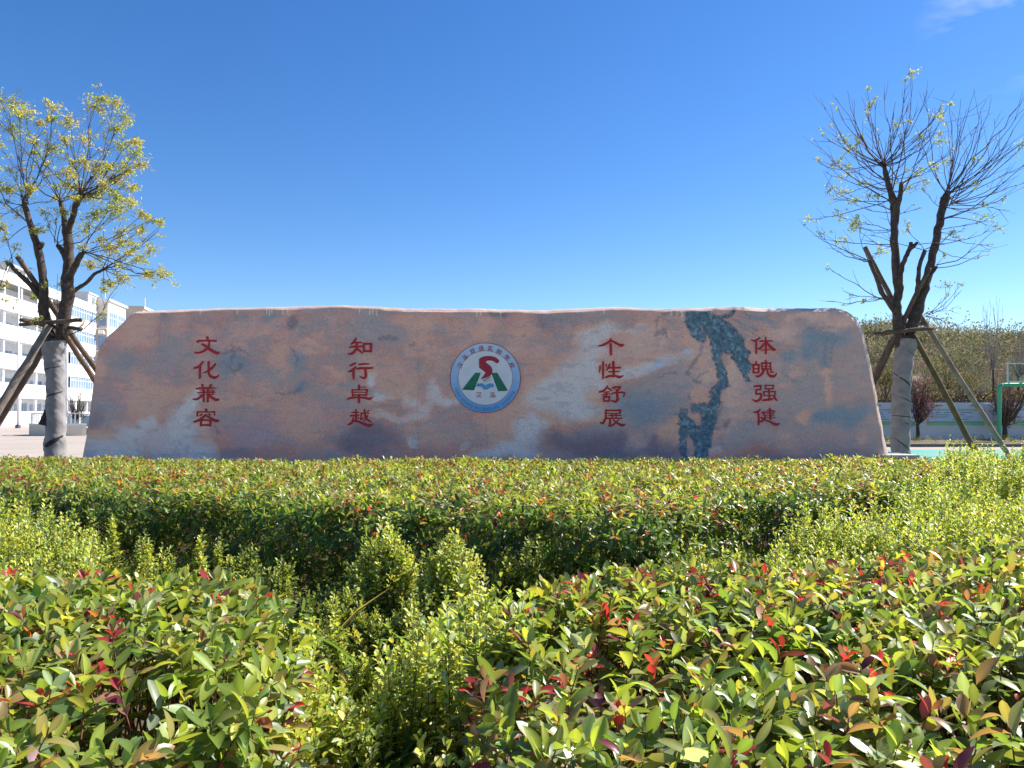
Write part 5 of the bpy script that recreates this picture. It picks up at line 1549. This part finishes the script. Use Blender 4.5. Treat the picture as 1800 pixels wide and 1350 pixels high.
# ---- the two near hedges, whose leaves show singly
def leaf_objects(parent, origin, data, n_keep):
    """the leaves that show largest become objects; the rest is returned"""
    pos, ax, no, ln, colr = data
    o3 = np.array(tuple(origin))
    Wp = pos+o3
    dist = np.linalg.norm(Wp-np.array([0, 0, EYE]), axis=1)
    mid = Wp+nrm(ax)*ln[:, None]*.5
    dyv = mid[:, 1]*cp+(mid[:, 2]-EYE)*sp
    u = mid[:, 0]/dyv*F+900; v_ = CYP-(-(mid[:, 1])*sp+(mid[:, 2]-EYE)*cp)/dyv*F
    ok = (u > 10) & (u < 1790) & (v_ > 900) & (v_ < 1345)
    # nearness to the canopy top stands for being unhidden
    cell = {}
    topz = np.full(len(pos), -9.0)
    key = (np.round(Wp[:, 0]/.09).astype(int)*1000+np.round(Wp[:, 1]/.09).astype(int))
    for k_, zz in zip(key, Wp[:, 2]): cell[k_] = max(cell.get(k_, -9), zz)
    topz = np.array([cell[k_] for k_ in key])
    vis = np.clip(1-(topz-Wp[:, 2])/.06, 0, 1)
    score = np.where(ok, ln/dist*(.25+vis), -1)
    order = np.argsort(-score)[:n_keep]
    rest = np.ones(len(pos), bool); rest[order] = False
    # colour bins
    cols = colr[order]
    bins = cols[R.choice(len(cols), 26, replace=False)]
    bi = np.argmin(((cols[:, None]-bins[None])**2).sum(-1), 1)
    cache = {}
    for i, b in zip(order, bi):
        s_ = int(R.integers(0, len(T_VHI)))
        if (s_, b) not in cache:
            tv, q, t, mg = T_VHI[s_]
            c = bins[b][None]*(1.22-.27*mg[:, None])
            me = mesh_np('leaf', tv, [q, t], colors=c, smooth=True); me.materials.append(M_PHO)
            cache[(s_, b)] = me
        a = Vector(ax[i]).normalized(); nn_ = Vector(no[i])
        sd_ = a.cross(nn_).normalized(); up = sd_.cross(a)
        o = bpy.data.objects.new('leaf', cache[(s_, b)])
        COL.objects.link(o); o.parent = parent
        M = Matrix.Identity(4)
        for k, vcol in enumerate((sd_, a, up)):
            for r_ in range(3): M[r_][k] = vcol[r_]*ln[i]
        for r_ in range(3): M[r_][3] = pos[i][r_]
        o.matrix_local = M
    return [dd[rest] for dd in data]

def near_hedge(poly, h, origin, label, dens, hole_seed, redp, hole_amt=.0):
    t = empty('photinia_hedge', origin, label, 'hedge', 'red tipped photinia hedges')
    o3 = np.array(origin)
    x, y = sample_poly(poly, dens)
    z = hedge_z(x, y, h, poly, .16)
    layer = R.random(len(x))
    z = z-np.where(layer < .42, R.exponential(.13, len(x)), R.normal(0, .018, len(x)))
    z += (R.random(len(x)) < .05)*R.uniform(.01, .07, len(x))
    hole = fbm(x*3.2, y*3.2, hole_seed, 3)
    keep = (hole > hole_amt*np.interp(y, [1.2, 1.9, 3.2], [1.0, .85, .5])) | (R.random(len(x)) < .12)
    x, y, z = x[keep], y[keep], z[keep]
    e = edge_dist(x, y, poly)
    d = np.stack([R.normal(0, .36, len(x)), R.normal(0, .36, len(x)), np.ones(len(x))], 1)
    p = np.stack([x, y, z], 1)
    # sides
    es = sample_edge(poly+[poly[0]], 170, .2, h-.05)
    cen = np.array(poly).mean(0)
    s_ = np.sign(((es[:, :2]-cen)*es[:, 3:5]).sum(1))[:, None]
    es[:, 3:5] *= s_
    ins = R.exponential(.06, len(es))-.03
    ps = np.stack([es[:, 0]-es[:, 3]*ins, es[:, 1]-es[:, 4]*ins, es[:, 2]], 1)
    far_enough = ps[:, 1] > 1.25
    ps = ps[far_enough]; es = es[far_enough]
    ds = np.stack([es[:, 3]+R.normal(0, .4, len(es)), es[:, 4]+R.normal(0, .4, len(es)), R.uniform(.3, 1.1, len(es))], 1)
    P_ = np.concatenate([p, ps])-o3; D_ = nrm(np.concatenate([d, ds]))
    dt = photinia(P_, D_, .073, 8, redp)
    dt = leaf_objects(t, origin, dt, 300)
    o = add('foliage', foliage_mesh('near_foliage', T_HI, dt), M_PHO, t); o['kind'] = 'stuff'
    n = len(P_)
    o = add('young_stems', stems_mesh('young_stems', P_, D_, R.uniform(.06, .12, n), .0013, .0022), M_REDTWIG, t); o['kind'] = 'stuff'
    k = R.random(n) < .6
    o = add('stems', stems_mesh('woody_stems', P_[k]-D_[k]*.07, D_[k], R.uniform(.35, .6, int(k.sum())), .002, .0055), M_TWIG, t); o['kind'] = 'stuff'
    return t

NL = [g8(-260, 1002), g8(100, 1000), g8(300, 1002), g8(480, 1006), g8(525, 1050), g8(520, 1120), g8(455, 1190), g8(330, 1235), g8(250, 1340), g8(210, 1480), (-1.2, .95), (-2.9, .95), (-3.6, 2.2)]
near_hedge(NL, .81, (-1.7, 2.3, 0), 'near red tipped hedge at the lower left of the picture', 300, 500, .12, .37)
NR = [g8(838, 1075), g8(890, 1035), g8(1000, 1003), g8(1120, 988), g8(1250, 992), g8(1420, 985), g8(1600, 962), g8(1800, 932), g8(1990, 915), (3.9, 2.6), (2.2, .95), (.05, .95), g8(905, 1350), g8(868, 1240), g8(842, 1150)]
near_hedge(NR, .81, (1.2, 2.3, 0), 'near red tipped hedge filling the lower right of the picture', 300, 510, .18, .41)

# ---- euonymus
def euo_band(name, poly, hfun, dens, label, green, L0=.034, tmpl=T_EU, seed=0, hole=.0, leafed=.6, step=.02):
    x, y = sample_poly(poly, dens)
    if hole:
        k = fbm(x*2.6, y*2.6, 600+seed, 3) > hole
        x, y = x[k], y[k]
    h = hfun(x, y)*(1+.5*(fbm(x*2.3, y*2.3, 610+seed, 3)-.5)*2)*R.uniform(.80, 1.12, len(x))
    base = np.stack([x+R.normal(0, .03, len(x)), y+R.normal(0, .03, len(x)), np.zeros(len(x))+.02], 1)
    tip = np.stack([x+R.normal(0, .05, len(x)), y+R.normal(0, .05, len(x)), h], 1)
    cx, cy = x.mean(), y.mean(); o3 = np.array([cx, cy, 0])
    t = empty(name, (cx, cy, 0), label, 'shrubs', 'yellow green euonymus drifts')
    dt = euonymus(base-o3, tip-o3, leafed, L0, step, green)
    f = add('foliage', foliage_mesh('euonymus_foliage', tmpl, dt, (.36, .36, .10), .55), M_EUO, t); f['kind'] = 'stuff'
    # side sprays
    s0 = np.linspace(0, 1, 4)[None, :, None]
    V, q = tubes_batch((base-o3)[:, None]*(1-s0)+(tip-o3)[:, None]*s0, np.tile(np.array([.004, .003, .002, .001]), (len(x), 1)), 3)
    s = add('stems', mesh_np('stems', V, [q]), M_TWIG, t); s['kind'] = 'stuff'
    return t
def X(px, Y): return (px-900)/F*Y
band_r = [(X(1330, 5.0), 4.9), (X(1400, 5.6), 5.6), (X(1640, 6.6), 6.6), (X(1640, 8.0), 8.0), (X(1660, 9.0), 9.0), (6.4, 10.7), (9.6, 10.7), (7.5, 6.5), (5.2, 4.9), (X(1800, 4.5), 4.5), (X(1600, 4.15), 4.15), (X(1400, 3.9), 3.9), (X(1310, 4.0), 4.0)]
euo_band('euonymus_drift', band_r, lambda x, y: np.interp(y+.0*x, [3.9, 5.0, 6.5, 9, 10.7], [.56, .68, .80, .90, .90])*np.interp(x/y, [.28, .4, .6, .72], [.82, .98, 1.04, 1.10]), 260, 'yellow green small leaved shrubs curving back along the right end of the long hedge', .08, .036, T_EU, 1, .36)
band_l = [(X(-330, 6.0), 6.0), (X(0, 6.1), 6.1), (X(110, 5.7), 5.7), (X(190, 5.0), 5.0), (X(170, 4.4), 4.4), (X(30, 4.0), 3.9), (X(-300, 3.8), 3.7)]
euo_band('euonymus_drift', band_l, lambda x, y: np.interp(y, [3.8, 4.8, 6], [.58, .72, .76]), 300, 'pale green small leaved shrubs between the two hedges at the left edge', .2, .034, T_EU, 2)
band_c = [(X(180, 2.0), 1.55), (X(265, 1.9), 1.9), (X(350, 2.2), 2.2), (X(430, 2.6), 2.6), (X(520, 3.2), 3.1), (X(640, 3.3), 3.2), (X(760, 3.6), 3.5), (X(850, 3.6), 3.5), (X(880, 2.8), 2.7), (X(900, 2.0), 1.9), (X(910, 1.6), 1.5)]
def hc(x, y):
    px = x/y*F+900
    return np.interp(px, [250, 420, 520, 640, 720, 860], [.72, .60, .46, .30, .54, .66])*np.interp(y, [1.5, 2.2, 3.4], [.92, 1.0, 1.12])
euo_band('euonymus_drift', band_c, hc, 330, 'low yellow green small leaved shrubs in the gap between the two near hedges', .12, .036, T_EUH, 3, .47, .8, .017)

def euo_shrub(px, D, h, r, n, label, green=.2, lean=(0, 0), L0=.034, flare=1.0):
    c = np.array([X(px, D), D, 0.0])
    t = empty('euonymus_shrub', tuple(c), label, 'shrub', 'upright euonymus shrubs in the gap')
    a = R.uniform(0, 6.28, n); q = np.sqrt(R.random(n))
    bx__ = np.cos(a)*q*r*.45; by__ = np.sin(a)*q*r*.45
    top = h*(1-.38*q**1.6)*R.uniform(.78, 1.0, n)
    base = np.stack([bx__, by__, np.full(n, .02)], 1)
    tip = np.stack([np.cos(a)*q*r*flare+lean[0], np.sin(a)*q*r*flare+lean[1], top], 1)
    # side shoots on the way up fill the body
    m = n*2
    k = R.integers(0, n, m); f = R.uniform(.35, .9, m)
    b2 = base[k]*(1-f[:, None])+tip[k]*f[:, None]
    aa = R.uniform(0, 6.28, m); l2 = R.uniform(.05, .13, m)*min(1, r*7)
    t2 = b2+np.stack([np.cos(aa)*l2*.8, np.sin(aa)*l2*.8, l2], 1)
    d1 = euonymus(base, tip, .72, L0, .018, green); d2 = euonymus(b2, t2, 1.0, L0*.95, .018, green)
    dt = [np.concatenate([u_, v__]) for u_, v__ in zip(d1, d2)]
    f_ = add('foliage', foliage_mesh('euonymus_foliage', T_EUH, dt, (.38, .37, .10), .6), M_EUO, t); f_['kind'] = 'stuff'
    s0 = np.linspace(0, 1, 4)[None, :, None]
    B_ = np.concatenate([base, b2]); T2 = np.concatenate([tip, t2])
    V, qd = tubes_batch(B_[:, None]*(1-s0)+T2[:, None]*s0, np.tile(np.array([.0045, .0035, .0022, .0012]), (len(B_), 1)), 3)
    s = add('stems', mesh_np('stems', V, [qd]), M_TWIG, t); s['kind'] = 'stuff'
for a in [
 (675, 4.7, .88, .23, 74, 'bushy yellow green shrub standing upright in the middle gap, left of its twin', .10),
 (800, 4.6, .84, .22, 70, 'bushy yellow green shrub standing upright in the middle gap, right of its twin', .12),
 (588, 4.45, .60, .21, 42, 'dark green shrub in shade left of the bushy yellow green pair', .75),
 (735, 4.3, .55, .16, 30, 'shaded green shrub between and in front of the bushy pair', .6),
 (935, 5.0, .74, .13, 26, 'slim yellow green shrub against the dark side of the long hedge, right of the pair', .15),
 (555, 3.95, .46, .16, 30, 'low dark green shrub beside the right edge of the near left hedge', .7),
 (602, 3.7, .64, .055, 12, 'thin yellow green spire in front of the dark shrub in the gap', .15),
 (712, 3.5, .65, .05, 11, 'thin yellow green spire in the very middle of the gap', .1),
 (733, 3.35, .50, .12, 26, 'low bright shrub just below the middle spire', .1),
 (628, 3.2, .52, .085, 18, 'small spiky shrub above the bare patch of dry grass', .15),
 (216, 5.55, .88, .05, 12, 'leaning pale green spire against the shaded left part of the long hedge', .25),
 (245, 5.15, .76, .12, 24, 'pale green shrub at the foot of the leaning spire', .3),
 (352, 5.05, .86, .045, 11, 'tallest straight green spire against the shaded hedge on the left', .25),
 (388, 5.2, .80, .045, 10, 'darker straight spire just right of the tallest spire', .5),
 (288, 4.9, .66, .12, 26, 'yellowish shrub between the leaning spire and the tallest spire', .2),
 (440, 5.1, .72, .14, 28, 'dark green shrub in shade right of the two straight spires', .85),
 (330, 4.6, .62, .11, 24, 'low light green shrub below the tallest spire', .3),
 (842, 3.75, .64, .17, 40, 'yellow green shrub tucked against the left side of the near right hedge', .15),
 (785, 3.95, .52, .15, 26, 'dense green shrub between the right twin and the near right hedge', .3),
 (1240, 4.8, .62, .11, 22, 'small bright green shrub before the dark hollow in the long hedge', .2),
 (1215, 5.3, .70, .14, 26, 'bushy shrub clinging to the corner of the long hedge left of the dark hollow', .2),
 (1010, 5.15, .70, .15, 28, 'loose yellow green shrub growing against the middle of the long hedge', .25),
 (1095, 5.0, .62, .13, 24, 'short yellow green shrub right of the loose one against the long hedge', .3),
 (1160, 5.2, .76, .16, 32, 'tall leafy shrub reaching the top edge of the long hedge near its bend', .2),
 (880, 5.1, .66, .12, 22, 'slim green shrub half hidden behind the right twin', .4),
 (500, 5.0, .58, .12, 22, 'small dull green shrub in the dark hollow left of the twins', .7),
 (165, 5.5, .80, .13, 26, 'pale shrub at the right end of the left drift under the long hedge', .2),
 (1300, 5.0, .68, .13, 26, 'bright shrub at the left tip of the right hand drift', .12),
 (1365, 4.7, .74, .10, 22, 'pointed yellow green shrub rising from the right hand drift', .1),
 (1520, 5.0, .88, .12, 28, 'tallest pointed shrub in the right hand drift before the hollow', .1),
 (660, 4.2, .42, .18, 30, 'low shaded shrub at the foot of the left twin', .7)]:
    lean = (-.09, .02) if a[0] == 216 else (R.normal(0, .02), R.normal(0, .02))
    euo_shrub(*a, lean=lean)

# ---- grass and dry stalks in the gap
n = 5200
x, y = sample_poly([(-1.9, 1.9), (-1.6, 4.6), (1.0, 4.9), (.7, 1.8)], n/7.0)
n = len(x)
d = np.stack([R.normal(0, .9, n), R.normal(0, .9, n), R.uniform(.15, .8, n)], 1)
col_ = np.where(R.random((n, 1)) < .72, np.array([[.34, .25, .16]]), np.array([[.20, .13, .08]]))*R.uniform(.6, 1.3, (n, 1))
T_G = [leaf_template([0, .35, .7, 1], [0, .035, .025, 0], .2, .35), leaf_template([0, .35, .7, 1], [0, .03, .02, 0], .2, .7)]
tag(add('dry_thatch', foliage_mesh('dry_thatch', T_G, (np.stack([x, y, np.full(n, .03)], 1), d, R.normal(0, 1, (n, 3)), R.uniform(.06, .2, n), col_)), M_TREE), 'dry brown grass litter on the soil between the near hedges', None, None, 'stuff')
n = 420
x = np.concatenate([R.normal(X(655, 3.0), .16, n//2), R.uniform(-1.2, .4, n//2)]); y = np.concatenate([R.normal(3.0, .25, n//2), R.uniform(2.2, 4.3, n//2)])
d = np.stack([R.normal(0, .5, n), R.normal(0, .5, n), R.uniform(.5, 1.1, n)], 1)
T_W = [leaf_template([0, .25, .5, .75, 1], [0, .016, .016, .011, 0], .3, .5), leaf_template([0, .25, .5, .75, 1], [0, .014, .014, .01, 0], .3, 1.0)]
col_ = np.array([(.10, .19, .04), (.14, .24, .06), (.20, .22, .08), (.36, .28, .14)])[R.integers(0, 4, n)]*R.uniform(.8, 1.2, (n, 1))
tag(add('long_grass', foliage_mesh('long_grass', T_W, (np.stack([x, y, np.full(n, .02)], 1), d, R.normal(0, .3, (n, 3))+np.array([0, 0, 1.]), R.uniform(.2, .52, n), col_)), M_TREE), 'long arching green grass blades growing in the gap between the shrubs', None, None, 'stuff')
